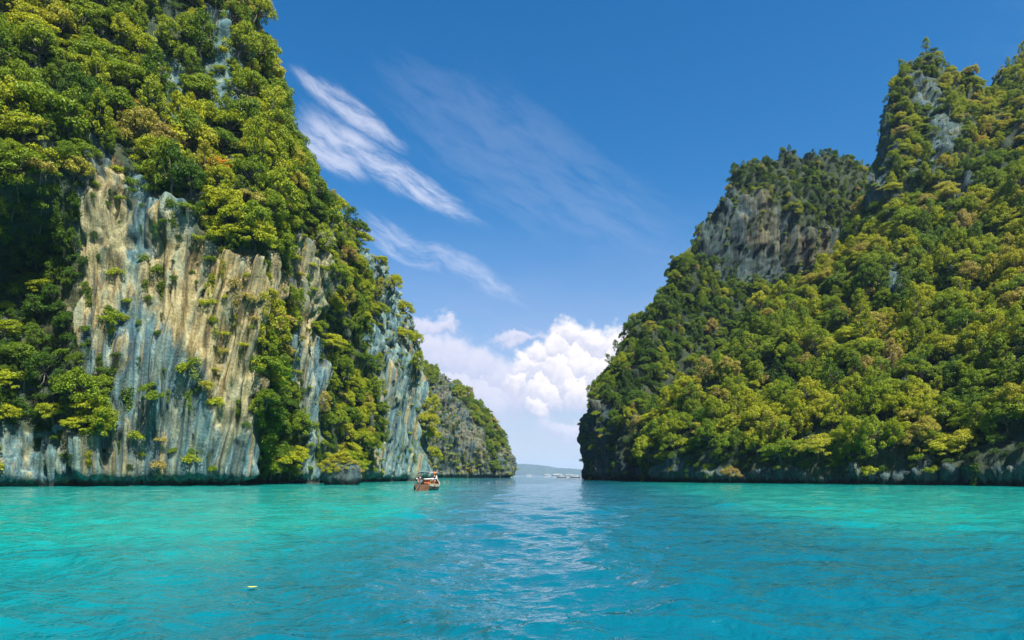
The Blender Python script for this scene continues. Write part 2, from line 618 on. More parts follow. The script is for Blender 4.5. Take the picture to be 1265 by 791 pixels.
# ------------------------------------------------------------------ cliffs
def resample(pts, n):
    pts = np.asarray(pts, float)
    d = np.concatenate([[0], np.cumsum(np.linalg.norm(np.diff(pts, axis=0), axis=1))])
    t = np.linspace(0, d[-1], n)
    return np.stack([np.interp(t, d, pts[:, k]) for k in range(3)], 1)


def blur(G, axis, k):
    if k < 1:
        return G
    ker = np.hanning(2 * k + 3)[1:-1]
    ker /= ker.sum()
    pad = [(0, 0)] * 3
    pad[axis] = (k, k)
    Gp = np.pad(G, pad, mode='edge')
    o = np.zeros_like(G)
    n = G.shape[axis]
    for i, w in enumerate(ker):
        o += w * np.take(Gp, range(i, i + n), axis=axis)
    return o


def gnormals(G):
    du = np.gradient(G, axis=1)
    dv = np.gradient(G, axis=0)
    N = np.cross(du, dv)
    N /= np.linalg.norm(N, axis=2)[..., None] + 1e-9
    return N


class Cliff:
    pass


def make_cliff(name, label, cols, back, nu, nv, nback, mat, rocks, warms, amp=(4.0, 1.6, 0.9), ub=6, vb=5, undercut=3.0, flute=1.0, tilt=0.16, cat='cliff', wts=None, fold=0.0):
    """cols: list of columns from the waterline to the crest, each a list of (px, py, distance); back: horizontal direction behind the crest"""
    C = []
    for col in cols:
        pts = [W(*p) if len(p) == 3 else np.array(p[:3]) for p in col]
        pts[0][2] = -2.5
        top = pts[-1]
        f = resample(pts, nv)
        bd = np.array([back[0], back[1], 0.0])
        h = max(top[2], 8)
        rear = resample([top, top + bd * 10 + [0, 0, -2], top + bd * 40 + [0, 0, -h * 0.35], top + bd * 80 - [0, 0, h + 3]], nback + 1)[1:]
        C.append(np.concatenate([f, rear]))
    C = np.array(C)                                   # (ncol, nv+nback, 3)
    mid = C[:, : nv, :]
    step = np.linalg.norm(np.diff(mid, axis=0), axis=2).mean(1)
    if wts is not None:
        step = step * np.array(wts)
    d = np.concatenate([[0], np.cumsum(step)])
    t = np.linspace(0, d[-1], nu)
    G = np.zeros((nv + nback, nu, 3))
    for i in range(nv + nback):
        for k in range(3):
            G[i, :, k] = np.interp(t, d, C[:, i, k])
    G = blur(blur(G, 1, ub), 0, vb)
    N = gnormals(G)
    flat = G.reshape(-1, 3)
    Nn = N.reshape(-1, 3)
    if (Nn[:, 1] * 1.0)[: nv * nu].mean() > 0:
        Nn = -Nn
        flip = True
    else:
        flip = False
    s = flat * 1.0
    # masks, with ragged edges
    jx = fbm(s / 9.0 + 3, 3) * 26
    jy = fbm(s / 9.0 + 40, 3) * 26
    dist = flat[:, 1].clip(20)
    px, py = proj(np.stack([flat[:, 0], dist, flat[:, 2]], 1))
    kk = (140.0 / dist)
    rock = np.zeros(len(flat), bool)
    for poly in rocks:
        rock |= inpoly(px + jx * kk, py + jy * kk, poly)
    warm = np.full(len(flat), 0.35)
    for poly, val in warms:
        warm[inpoly(px + jx * kk, py + jy * kk, poly)] = val
    rk = rock.astype(float).reshape(nv + nback, nu, 1)
    rk = blur(blur(rk, 1, 3), 0, 3)
    wm = blur(blur(warm.reshape(nv + nback, nu, 1), 1, 16), 0, 22).reshape(-1)
    rk = rk.reshape(-1)
    # relief: buttresses, blocks, flutes
    z = s[:, 2]
    disp = amp[0] * fbm(s / np.array([26, 26, 40.0]), 4)
    disp += amp[1] * fbm(s / np.array([7.5, 7.5, 16.0]) + 9, 4)
    tl = tilt * np.clip((s[:, 0] + 78) / 28, 0, 1) if tilt > 0.1 else tilt
    q = np.stack([s[:, 0] - tl * z, s[:, 1] - tl * 0.7 * z, z * 0.045], 1)
    q += np.stack([fbm(s / 24.0 + 5, 2), fbm(s / 24.0 + 11, 2), np.zeros(len(s))], 1) * 2.2
    fl = np.abs(fbm(q / 5.2, 2, 0.4)) * 2.6                      # rounded drapery with sharp creases
    fl2 = np.abs(fbm(q / 1.9 + 31, 2, 0.45)) * 2.4
    mod = 0.55 + 0.9 * np.clip(fbm(s / 15.0 + 61, 2) + 0.35, 0, 1)
    disp += flute * rk * mod * (2.8 * fl + 1.8 * fl2 - 1.9)
    disp += (1 - 0.62 * rk * (flute == 1.0)) * amp[2] * fbm(s / 3.0, 3)
    if fold:
        q3 = np.stack([s[:, 0], s[:, 1], z * 0.22], 1) + fbm(s / 30.0 + 21, 2)[:, None] * 4
        disp += fold * (np.abs(fbm(q3 / 15.0 + 55, 3, 0.5)) * 2.4 - 0.55) * np.clip(z / 25.0, 0.15, 1)
    # wave-cut notch at the waterline
    notch = np.exp(-((z - 0.2) / 1.15) ** 2) * undercut * (0.9 + 0.8 * fbm(s / 7.0 + 70, 2)) + (z < -0.5) * undercut * 0.9
    disp -= notch
    # hanging teeth just above the notch
    teeth = np.clip(fbm(np.stack([s[:, 0], s[:, 1], z * 0.2], 1) / 1.6 + 90, 2), 0, 1) * np.exp(-((z - 2.6) / 1.3) ** 2) * undercut
    disp += teeth * 0.9
    V = flat + Nn * disp[:, None]
    ntot = nv + nback
    idx = np.arange(ntot * nu).reshape(ntot, nu)
    Fq = np.stack([idx[:-1, :-1].ravel(), idx[:-1, 1:].ravel(), idx[1:, 1:].ravel(), idx[1:, :-1].ravel()], 1)
    if flip:
        Fq = Fq[:, ::-1]
    me = mesh_np(name, V, Fq)
    attr(me, 'veg', 1 - rk)
    attr(me, 'warm', wm)
    o = obj(name, me, mat)
    tag(o, label, cat, kind='structure')
    c = Cliff()
    c.o, c.V, c.N, c.rk, c.nu, c.nv, c.nt = o, V, Nn, rk, nu, nv, ntot
    G2 = V.reshape(ntot, nu, 3)
    N2 = gnormals(blur(blur(G2, 1, 4), 0, 4)).reshape(-1, 3)
    if flip:
        N2 = -N2
    c.N = N2
    a = np.linalg.norm(np.cross(G2[1:, :-1] - G2[:-1, :-1], G2[:-1, 1:] - G2[:-1, :-1]), axis=2)
    c.area = a
    return c


# ---- the tall streaked cliff
LC = [
    [(-420, 610, 62), (-420, 300, 66), (-420, 0, 80), (-420, -400, 95), (-420, -700, 120)],
    [(-180, 606, 90), (-180, 400, 98), (-175, 200, 94), (-170, 0, 112), (-165, -200, 135), (-160, -330, 155)],
    [(-40, 603, 112), (-40, 480, 118), (-42, 330, 124), (-45, 235, 111), (-45, 120, 122), (-40, 0, 137), (-30, -170, 160), (-20, -280, 178)],
    [(45, 602, 118), (45, 480, 124), (44, 330, 131), (42, 215, 116), (45, 110, 127), (60, 0, 142), (70, -150, 165), (80, -250, 182)],
    [(105, 601, 119), (105, 480, 121), (108, 330, 123), (112, 190, 128), (120, 110, 138), (130, 0, 147), (140, -130, 165), (150, -220, 182)],
    [(180, 600, 124), (180, 480, 125), (180, 330, 127), (182, 255, 129), (186, 160, 138), (196, 100, 146), (200, 0, 152), (205, -100, 166), (210, -180, 182)],
    [(255, 599, 128), (256, 450, 128), (262, 300, 130), (262, 235, 135), (258, 150, 145), (258, 80, 152), (258, 0, 157), (255, -60, 166), (250, -120, 180)],
    [(310, 598, 130), (315, 450, 130), (330, 330, 131), (325, 250, 136), (312, 160, 147), (303, 80, 156), (300, 10, 162), (298, -40, 172)],
    [(322, 597.5, 148), (335, 450, 148), (343, 350, 146), (340, 250, 146), (330, 180, 153), (318, 110, 160), (308, 30, 166), (302, -5, 172)],
    [(355, 597, 156), (362, 450, 156), (363, 320, 154), (358, 240, 158), (346, 190, 164), (333, 145, 172)],
    [(385, 597, 158), (388, 450, 160), (386, 320, 161), (376, 255, 166), (363, 218, 174)],
    [(418, 596.5, 168), (420, 450, 172), (416, 340, 172), (406, 284, 178), (396, 250, 184)],
    [(440, 596, 182), (442, 450, 184), (440, 350, 188), (432, 305, 192), (421, 272, 198)],
    [(475, 595, 202), (478, 450, 205), (470, 365, 208), (457, 318, 214)],
    [(505, 594.5, 225), (506, 450, 230), (498, 388, 234), (487, 354, 240)],
    [(520, 594, 245), (520, 480, 250), (515, 422, 256), (506, 398, 262)],
    [(525, 593.5, 268), (523, 520, 270), (516, 455, 278), (509, 440, 285)],
    [(522, 592, 300), (518, 520, 302), (510, 475, 310), (502, 458, 318)],
    [(505, 591, 350), (500, 520, 352), (495, 490, 360), (490, 480, 366)],
    [(470, 591, 390), (470, 540, 392), (465, 520, 394), (460, 515, 396)],
]
L_ROCK = [
    [(112, 158), (150, 205), (178, 236), (205, 247), (240, 272), (290, 298), (335, 316), (346, 336), (332, 400), (320, 430), (316, 470), (312, 540), (318, 600), (0, 604), (0, 540), (60, 520), (120, 540),
     (128, 500), (100, 440), (84, 400), (88, 340), (94, 280), (98, 220)],
    [(352, 285), (400, 290), (404, 330), (398, 400), (402, 470), (398, 540), (404, 600), (372, 600), (378, 540), (362, 500), (352, 420), (350, 340)],
    [(455, 288), (470, 300), (490, 350), (505, 380), (512, 420), (526, 480), (532, 600), (452, 600), (470, 540), (466, 480), (452, 420), (462, 380), (455, 330)],
    [(170, 42), (205, 60), (245, 120), (250, 150), (215, 150), (190, 110), (176, 80)],
    [(250, 15), (284, 20), (290, 90), (300, 140), (268, 150), (252, 90)],
    [(304, 20), (322, 20), (340, 80), (352, 130), (340, 140), (322, 100)],
    [(412, 240), (440, 262), (462, 300), (455, 330), (425, 300), (405, 280)],
]
L_WARM = [
    ([(120, 330), (205, 330), (215, 470), (230, 560), (130, 560), (100, 440)], 0.28),
    ([(84, 300), (130, 180), (150, 220), (150, 330), (110, 430), (84, 420)], 0.9),
    ([(180, 250), (345, 320), (330, 420), (315, 600), (280, 600), (250, 460), (200, 400), (185, 330)], 0.95),
    ([(352, 285), (404, 290), (400, 410), (352, 410)], 0.8),
    ([(0, 540), (320, 540), (320, 604), (0, 604)], 0.42),
    ([(455, 440), (530, 440), (530, 600), (455, 600)], 0.36),
    ([(165, 10), (370, 10), (370, 200), (165, 160)], 0.05),
    ([(410, 240), (500, 280), (500, 420), (450, 420)], 0.15),
]
cL = make_cliff('cliff', 'tall limestone cliff with cream and blue-grey streaked face under hanging jungle', LC, (-0.6, 0.8), 760, 540, 50,
                M_rockL, L_ROCK, L_WARM, amp=(3.2, 1.5, 0.9), ub=9, vb=7, flute=1.0, undercut=2.4,
                wts=[.15, .25, .6] + [1.0] * 13 + [.6, .4, .3])

# ---- the rocky headland behind it
HC = [
    [(440, 590.5, 470), (445, 500, 480), (450, 440, 500), (455, 410, 530)],
    [(500, 590.4, 480), (502, 520, 490), (506, 470, 505), (510, 440, 530)],
    [(540, 590.4, 490), (541, 530, 495), (543, 490, 510), (546, 462, 535)],
    [(570, 590.3, 492), (571, 540, 497), (572, 510, 510), (572, 482, 535)],
    [(595, 590.3, 495), (595, 550, 498), (596, 520, 510), (596, 503, 530)],
    [(615, 590.2, 500), (614, 560, 503), (613, 540, 510), (611, 524, 525)],
    [(628, 590.2, 510), (628, 575, 512), (627, 560, 516), (623, 545, 528)],
    [(633, 590.1, 530), (634, 578, 531), (633, 566, 534), (629, 556, 540)],
    [(630, 590, 560), (630, 580, 562), (626, 570, 565), (620, 562, 570)],
    [(600, 590, 600), (600, 580, 602), (598, 572, 604), (590, 570, 606)],
]
H_ROCK = [[(528, 470), (560, 490), (585, 520), (600, 540), (606, 592), (520, 592), (520, 520)], [(616, 555), (640, 555), (640, 592), (610, 592)],
          [(540, 462), (560, 470), (560, 490), (535, 490)]]
cH = make_cliff('headland', 'grey rocky headland with patchy scrub behind the longtail boat', HC, (-0.4, 0.9), 260, 170, 30, rock_material('headland_limestone', 0.7, 0.35, 0.04, 0.5, 0.52), H_ROCK, [([(400, 380), (660, 380), (660, 600), (400, 600)], 0.55)], amp=(5.0, 2.4, 1.2), ub=4, vb=4,
                undercut=4.5, flute=1.3, tilt=0.03)

# ---- the grey-faced peak on the other shore
BC = [
    [(760, 591, 420), (762, 560, 420), (768, 530, 420), (775, 520, 420)],
    [(738, 592, 330), (739, 540, 332), (744, 490, 340), (750, 470, 350)],
    [(729, 593.4, 275), (730, 530, 277), (734, 490, 282), (742, 468, 292)],
    [(733, 593.8, 255), (733, 530, 257), (740, 490, 262), (756, 450, 280)],
    [(755, 594, 242), (756, 530, 246), (765, 470, 258), (785, 410, 285)],
    [(785, 594.5, 228), (786, 530, 234), (800, 440, 256), (812, 375, 285)],
    [(815, 594.2, 236), (818, 520, 252), (832, 400, 280), (842, 318, 300)],
    [(850, 594, 240), (854, 500, 264), (868, 370, 294), (878, 300, 298), (884, 250, 312)],
    [(880, 594, 246), (884, 480, 276), (900, 350, 304), (905, 250, 306), (910, 205, 322)],
    [(920, 594, 254), (924, 450, 290), (935, 335, 312), (938, 240, 312), (945, 190, 330)],
    [(970, 593.6, 262), (972, 430, 300), (980, 330, 320), (984, 250, 321), (990, 192, 338)],
    [(1020, 593.4, 270), (1020, 420, 308), (1022, 320, 328), (1025, 250, 330), (1030, 188, 346)],
    [(1062, 593.2, 280), (1060, 400, 316), (1058, 300, 336), (1058, 240, 340), (1058, 190, 352)],
    [(1084, 593, 296), (1080, 400, 330), (1076, 300, 346), (1074, 250, 350), (1072, 206, 360)],
    [(1100, 592, 340), (1096, 400, 366), (1092, 300, 380), (1088, 260, 384), (1082, 230, 390)],
]
B_ROCK = [[(875, 245), (905, 232), (945, 238), (975, 262), (985, 285), (1005, 285), (1050, 275), (1056, 300), (1010, 335), (960, 345), (930, 350), (895, 350), (878, 320), (862, 310)],
          [(1058, 205), (1078, 215), (1078, 260), (1060, 250)], [(718, 520), (748, 500), (770, 540), (775, 575), (800, 575), (800, 600), (715, 600)]]
B_WARM = [([(908, 230), (935, 232), (965, 300), (960, 320), (930, 312), (925, 260)], 1.0), ([(985, 285), (1030, 285), (1020, 330), (985, 330)], 0.85),
          ([(870, 245), (910, 245), (925, 350), (870, 350)], 0.1)]
M_rockB = rock_material('weathered_limestone', 0.8, 0.3, 0.04, 0.5, 0.38)
cB = make_cliff('cliff', 'round-topped peak with a bare grey rock face above dark forest', BC, (0.5, 0.86), 330, 300, 40, M_rockB, B_ROCK, B_WARM,
                amp=(4.5, 2.4, 1.2), ub=4, vb=4, flute=1.2, tilt=0.03, fold=5.0)

# ---- the forested slope with the tower
FC = [
    [(850, 592, 330), (850, 560, 330), (850, 540, 332), (855, 530, 335)],
    [(798, 595, 215), (799, 570, 217), (800, 545, 222), (806, 532, 230)],
    [(800, 595.8, 196), (801, 570, 198), (804, 540, 204), (815, 520, 215)],
    [(830, 596.2, 186), (832, 560, 190), (840, 520, 200), (850, 490, 214)],
    [(870, 596.8, 176), (872, 555, 181), (884, 490, 200), (897, 432, 224)],
    [(920, 597.3, 166), (922, 555, 171), (936, 460, 202), (952, 384, 234)],
    [(975, 597.9, 157), (977, 555, 162), (990, 440, 200), (1005, 346, 242)],
    [(1030, 598.5, 149), (1032, 555, 154), (1040, 430, 192), (1048, 345, 222), (1055, 288, 248)],
    [(1066, 599, 144), (1067, 555, 149), (1070, 420, 190), (1074, 310, 228), (1082, 215, 256)],
    [(1085, 599.2, 141), (1086, 555, 147), (1088, 410, 190), (1092, 290, 230), (1094, 186, 246), (1096, 116, 258)],
    [(1115, 599.6, 137), (1116, 555, 142), (1116, 400, 188), (1116, 270, 228), (1117, 180, 242), (1118, 102, 252), (1122, 76, 262)],
    [(1150, 600, 132), (1150, 555, 137), (1150, 390, 184), (1152, 260, 224), (1156, 180, 240), (1160, 100, 256), (1162, 74, 266)],
    [(1190, 600.4, 128), (1190, 555, 133), (1190, 380, 180), (1190, 250, 218), (1190, 164, 246), (1190, 102, 272)],
    [(1225, 600.9, 123), (1225, 555, 128), (1225, 370, 176), (1224, 240, 216), (1220, 160, 248), (1216, 114, 285)],
    [(1250, 601.3, 119), (1250, 555, 125), (1250, 360, 172), (1248, 230, 214), (1244, 140, 255), (1238, 85, 300)],
    [(1290, 602, 113), (1290, 555, 119), (1290, 350, 168), (1288, 220, 212), (1284, 120, 256), (1280, 66, 305)],
    [(1400, 604, 100), (1400, 550, 106), (1400, 320, 155), (1398, 150, 205), (1395, 20, 260)],
    [(1650, 611, 74), (1650, 500, 80), (1650, 250, 120), (1640, 0, 180), (1630, -120, 230)],
]
F_ROCK = [[(1078, 120), (1098, 110), (1106, 160), (1104, 215), (1094, 250), (1078, 240)], [(1128, 88), (1158, 95), (1160, 135), (1140, 130)], [(1150, 130), (1172, 140), (1182, 205), (1160, 215), (1148, 170)],
          [(1176, 220), (1215, 225), (1205, 250), (1180, 245)], [(1210, 70), (1240, 85), (1240, 105), (1212, 105)],
          [(1098, 335), (1112, 330), (1114, 375), (1102, 380)],
          [(790, 580), (830, 570), (850, 584), (880, 560), (900, 580), (930, 584), (950, 562), (990, 586), (1040, 582), (1060, 566), (1090, 585), (1130, 560), (1150, 556), (1170, 580), (1210, 584), (1240, 570), (1300, 580), (1300, 606), (790, 606)], [(1080, 240), (1100, 250), (1096, 290), (1082, 280)]]
F_WARM = [([(780, 570), (1300, 570), (1300, 606), (780, 606)], 0.45)]
M_rockF = rock_material('shore_limestone', 0.5, 0.5, 0.03, 0.7, 0.62)
cF = make_cliff('forested_slope', 'steep slope covered in jungle rising to a rock tower', FC, (0.6, 0.8), 400, 360, 50, M_rockF, F_ROCK, F_WARM, amp=(4.5, 2.0, 1.2), ub=5, vb=4,
                flute=0.85, tilt=0.03, undercut=3.0, cat='slope', fold=5.5)


# ---- the low island far out at sea
def far_island():
    nx, ny = 260, 40
    D = 8500.0
    xs = np.linspace(W(560, 0, D)[0], W(900, 0, D)[0], nx)
    prof_px = [560, 600, 635, 650, 662, 680, 690, 705, 725, 760, 830, 900]
    prof_py = [576, 575, 572.8, 573.2, 574.0, 576.2, 578.2, 578.8, 580.5, 582, 584, 588]
    hz = np.interp(CX + xs / D * F, prof_px, [(HY - q) / F * D + 3 for q in prof_py])
    ys = np.linspace(0, 1, ny)
    X, T = np.meshgrid(xs, ys)
    Z = hz[None] * np.sin(np.clip(T, 0, 1) * math.pi) ** 0.7 - 1.5
    Y = D - 100 + T * 620 + 40 * fbm(np.stack([X.ravel() / 160, T.ravel() * 0, T.ravel() * 0], 1), 3).reshape(X.shape)
    nz = fbm(np.stack([X.ravel() / 26, Y.ravel() / 26, np.zeros(X.size)], 1), 4).reshape(X.shape)
    Z += nz * 14 * np.sin(T * math.pi)
    mb = MB().grid(np.stack([X, Y, Z], -1))
    m = plain('far_forest', (.022, .035, .014), 0.9, 0, 0.5, 0.03)
    o = mb.build('distant_island', m, None, True)
    tag(o, 'low wooded island far out across the open sea', 'island', kind='structure')


far_island()


# ------------------------------------------------------------------ plants: prototypes
def leaf_cloud(lobes, per, size, g, upb=0.35, shell=(0.42, 1.36), aspect=0.55):
    """lobes: list of (centre, (rx, ry, rz)); leaf faces spread through each lobe's outer volume"""
    Cn, Nn, Sz = [], [], []
    for c, r in lobes:
        n = max(12, int(per * (r[0] * r[1] + r[0] * r[2] + r[1] * r[2]) / 3))
        d = g.normal(size=(n, 3))
        d[:, 2] += upb
        d /= np.linalg.norm(d, axis=1)[:, None]
        rad = g.uniform(shell[0], shell[1], n) ** 0.6
        P = np.asarray(c) + d * rad[:, None] * np.asarray(r)
        nn = d * 0.8 + g.normal(size=(n, 3)) * 0.55 + np.array([0, 0, 0.55])
        nn /= np.linalg.norm(nn, axis=1)[:, None]
        Cn.append(P); Nn.append(nn); Sz.append(size * g.uniform(0.6, 1.35, n))
    P, N, S = np.concatenate(Cn), np.concatenate(Nn), np.concatenate(Sz)
    n = len(P)
    a = np.cross(N, g.normal(size=(n, 3)))
    a /= np.linalg.norm(a, axis=1)[:, None]
    bb = np.cross(N, a)
    L = S[:, None]
    V = np.stack([P - a * L, P + bb * L * aspect + N * L * 0.12, P + a * L - N * L * 0.18, P - bb * L * aspect + N * L * 0.12], 1).reshape(-1, 3)
    Fq = np.arange(4 * n).reshape(n, 4)
    return V, Fq, np.repeat(g.uniform(0, 1, n), 4)


def crown_mesh(name, lobes, per, size, g, **kw):
    V, Fq, lr = leaf_cloud(lobes, per, size, g, **kw)
    me = mesh_np(name, V, Fq, smooth=False)
    attr(me, 'leaf', lr)
    me.materials.append(M_leaf)
    return me


def limb_mesh(name, lobes, base_r, g, droop=0.0):
    mb = MB()
    fork = np.mean([c for c, r in lobes], axis=0) * np.array([0.35, 0.35, 0.42])
    mb.tube([(0, 0, -1.6), tuple(fork * 0.5 + g.normal(size=3) * 0.1), tuple(fork)], [base_r * 1.25, base_r, base_r * 0.8], 6)
    for c, r in lobes:
        c = np.asarray(c)
        m = (fork + c) * 0.5 + np.array([0, 0, -0.25]) + g.normal(size=3) * 0.15
        mb.tube([tuple(fork), tuple(m), tuple(c)], [base_r * 0.55, base_r * 0.38, base_r * 0.15], 5)
    me = mb.mesh(name, True)
    me.materials.append(M_bark)
    return me


PROTO = []           # (kind, crown mesh, trunk mesh, nominal radius)


def make_protos():
    g = np.random.default_rng(21)
    # round, many-lobed crowns (radius about 4)
    for k in range(5):
        lobes = []
        nl = 42
        ex = g.uniform(.8, 1.25)
        bumps = [(g.uniform(0, 6.28), g.uniform(.75, 1.2)) for _ in range(5)]
        for i in range(nl):
            a = i * 2.4 + g.uniform(-.4, .4)
            lim = np.mean([w for t, w in bumps if math.cos(a - t) > 0.2] or [1.0])
            rr = 3.5 * math.sqrt((i + 0.4) / nl) * g.uniform(.8, 1.12) * lim
            zc = 4.7 - 0.24 * rr ** 2 * g.uniform(.5, 1.25) + g.uniform(-.5, .5)
            s = g.uniform(0.32, 0.95)
            lobes.append(((rr * math.cos(a) * ex, rr * math.sin(a) / ex, zc), (s * 1.15, s * 1.15, s * 0.8)))
        PROTO.append(('round', crown_mesh('crown', lobes, 200, 0.19, g), limb_mesh('trunk', lobes[::3], 0.22, g), 4.0))
    # layered, flat-topped crowns
    for k in range(3):
        lobes = []
        for i in range(30):
            a = i * 2.4 + g.uniform(-.5, .5)
            rr = 4.0 * math.sqrt((i + 0.3) / 30) * g.uniform(.75, 1.12)
            zc = 4.3 - 0.09 * rr ** 2 + g.choice([0, 0, -1.0, 0.5, -1.8]) + g.uniform(-.2, .2)
            s = g.uniform(0.6, 1.15)
            lobes.append(((rr * math.cos(a), rr * math.sin(a), zc), (s * 1.25, s * 1.25, s * 0.42)))
        PROTO.append(('layered', crown_mesh('crown', lobes, 200, 0.19, g, upb=0.5), limb_mesh('trunk', lobes[::3], 0.2, g), 4.2))
    # tall irregular crowns
    for k in range(4):
        lobes = []
        for i in range(32):
            a = i * 2.4 + g.uniform(-.5, .5)
            h = i / 31.0
            rr = 2.5 * math.sin(math.pi * (0.22 + 0.72 * h)) * g.uniform(.35, 1.15)
            s = g.uniform(0.3, 0.85)
            lobes.append(((rr * math.cos(a), rr * math.sin(a), 1.4 + 5.4 * h), (s, s, s * 0.8)))
        PROTO.append(('tall', crown_mesh('crown', lobes, 200, 0.19, g), limb_mesh('trunk', lobes[::3], 0.2, g), 3.0))
    # low spreading shrubs
    for k in range(3):
        lobes = []
        for i in range(14):
            a = i * 2.4 + g.uniform(-.5, .5)
            rr = 1.7 * math.sqrt((i + 0.2) / 14) * g.uniform(.8, 1.15)
            s = g.uniform(0.38, 0.75)
            lobes.append(((rr * math.cos(a), rr * math.sin(a), 1.0 - 0.25 * rr + g.uniform(-.2, .4)), (s, s, s * 0.8)))
        PROTO.append(('shrub', crown_mesh('crown', lobes, 170, 0.17, g), limb_mesh('trunk', lobes, 0.08, g), 2.0))
    # trailing curtains of creeper
    for k in range(2):
        lobes = []
        for i in range(14):
            x = g.uniform(-1.5, 1.5)
            zz = -g.uniform(0, 1) ** 1.2 * 5.0
            s = g.uniform(.4, .75)
            lobes.append(((x * (1 + zz * 0.1), g.uniform(0.1, .6), zz + 0.5), (s, s * 0.6, s * 1.3)))
        PROTO.append(('creeper', crown_mesh('crown', lobes, 100, 0.19, g, upb=0.0), None, 1.8))


make_protos()
KIND_IDX = {}
for i, p in enumerate(PROTO):
    KIND_IDX.setdefault(p[0], []).append(i)

proto_col = bpy.data.collections.new('plant_kinds')      # not linked to the scene: only a source for the distant forest
for i, (k, cm, tm, r) in enumerate(PROTO):
    jm = cm
    if tm is not None:
        bm = bmesh.new()
        bm.from_mesh(cm)
        nf = len(bm.faces)
        bm.from_mesh(tm)
        bm.faces.ensure_lookup_table()
        for fc in bm.faces[nf:]:
            fc.material_index = 1
        jm = bpy.data.meshes.new('plant')
        bm.to_mesh(jm)
        bm.free()
        jm.materials.append(M_leaf)
        jm.materials.append(M_bark)
    po = bpy.data.objects.new('plant_%02d' % i, jm)
    proto_col.objects.link(po)


def forest_nodes():
    ng = bpy.data.node_groups.new('forest', 'GeometryNodeTree')
    ng.interface.new_socket('Geometry', in_out='INPUT', socket_type='NodeSocketGeometry')
    ng.interface.new_socket('Geometry', in_out='OUTPUT', socket_type='NodeSocketGeometry')
    n = ng.nodes
    gi, go = n.new('NodeGroupInput'), n.new('NodeGroupOutput')
    ci = n.new('GeometryNodeCollectionInfo')
    ci.inputs['Collection'].default_value = proto_col
    ci.inputs['Separate Children'].default_value = True
    ci.inputs['Reset Children'].default_value = True
    ip = n.new('GeometryNodeInstanceOnPoints')
    ip.inputs['Pick Instance'].default_value = True

    def na(name, typ):
        a = n.new('GeometryNodeInputNamedAttribute')
        a.data_type = typ
        a.inputs['Name'].default_value = name
        return [o for o in a.outputs if o.enabled][0]
    e2r = n.new('FunctionNodeEulerToRotation')
    L = ng.links.new
    L(na('rot', 'FLOAT_VECTOR'), e2r.inputs[0])
    L(e2r.outputs[0], ip.inputs['Rotation'])
    L(na('scl', 'FLOAT_VECTOR'), ip.inputs['Scale'])
    L(na('proto', 'INT'), ip.inputs['Instance Index'])
    L(gi.outputs[0], ip.inputs['Points'])
    L(ci.outputs[0], ip.inputs['Instance'])
    L(ip.outputs[0], go.inputs[0])
    return ng


FOREST = forest_nodes()


# ------------------------------------------------------------------ plants: where they grow
def scatter(c, n_try, vlim, sizes, spacing, accept, g):
    """random surface points, the largest plants first, each keeping its distance; returns points, normals, rock mask, sizes"""
    a = c.area[:vlim].ravel()
    pick = g.choice(len(a), size=n_try, p=a / a.sum())
    i, j = pick // (c.nu - 1), pick % (c.nu - 1)
    vi = i * c.nu + j
    P, N = c.V[vi], c.N[vi]
    ok = (P[:, 2] > 3.0) & (P[:, 1] > 15)
    ok &= accept(P, N, c.rk[vi], vi)
    P, N, rk = P[ok], N[ok], c.rk[vi[ok]]
    S = sizes(len(P))
    o = np.argsort(-S)
    P, N, rk, S = P[o], N[o], rk[o], S[o]
    cell, keep = {}, []
    CS = 2.0 * spacing * S[0]
    for q in range(len(P)):
        key = tuple((P[q] // CS).astype(int))
        bad = False
        for dx in (-1, 0, 1):
            for dy in (-1, 0, 1):
                for dz in (-1, 0, 1):
                    for k in cell.get((key[0] + dx, key[1] + dy, key[2] + dz), ()):
                        d = P[q] - P[k]
                        if d @ d < (spacing * (S[q] + S[k])) ** 2:
                            bad = True
                            break
                    if bad: break
                if bad: break
            if bad: break
        if not bad:
            keep.append(q)
            cell.setdefault(key, []).append(q)
    return P[keep], N[keep], rk[keep], S[keep]


PLANTS = []          # dicts: pos, rot, scale vector, proto, tint, cliff, kind


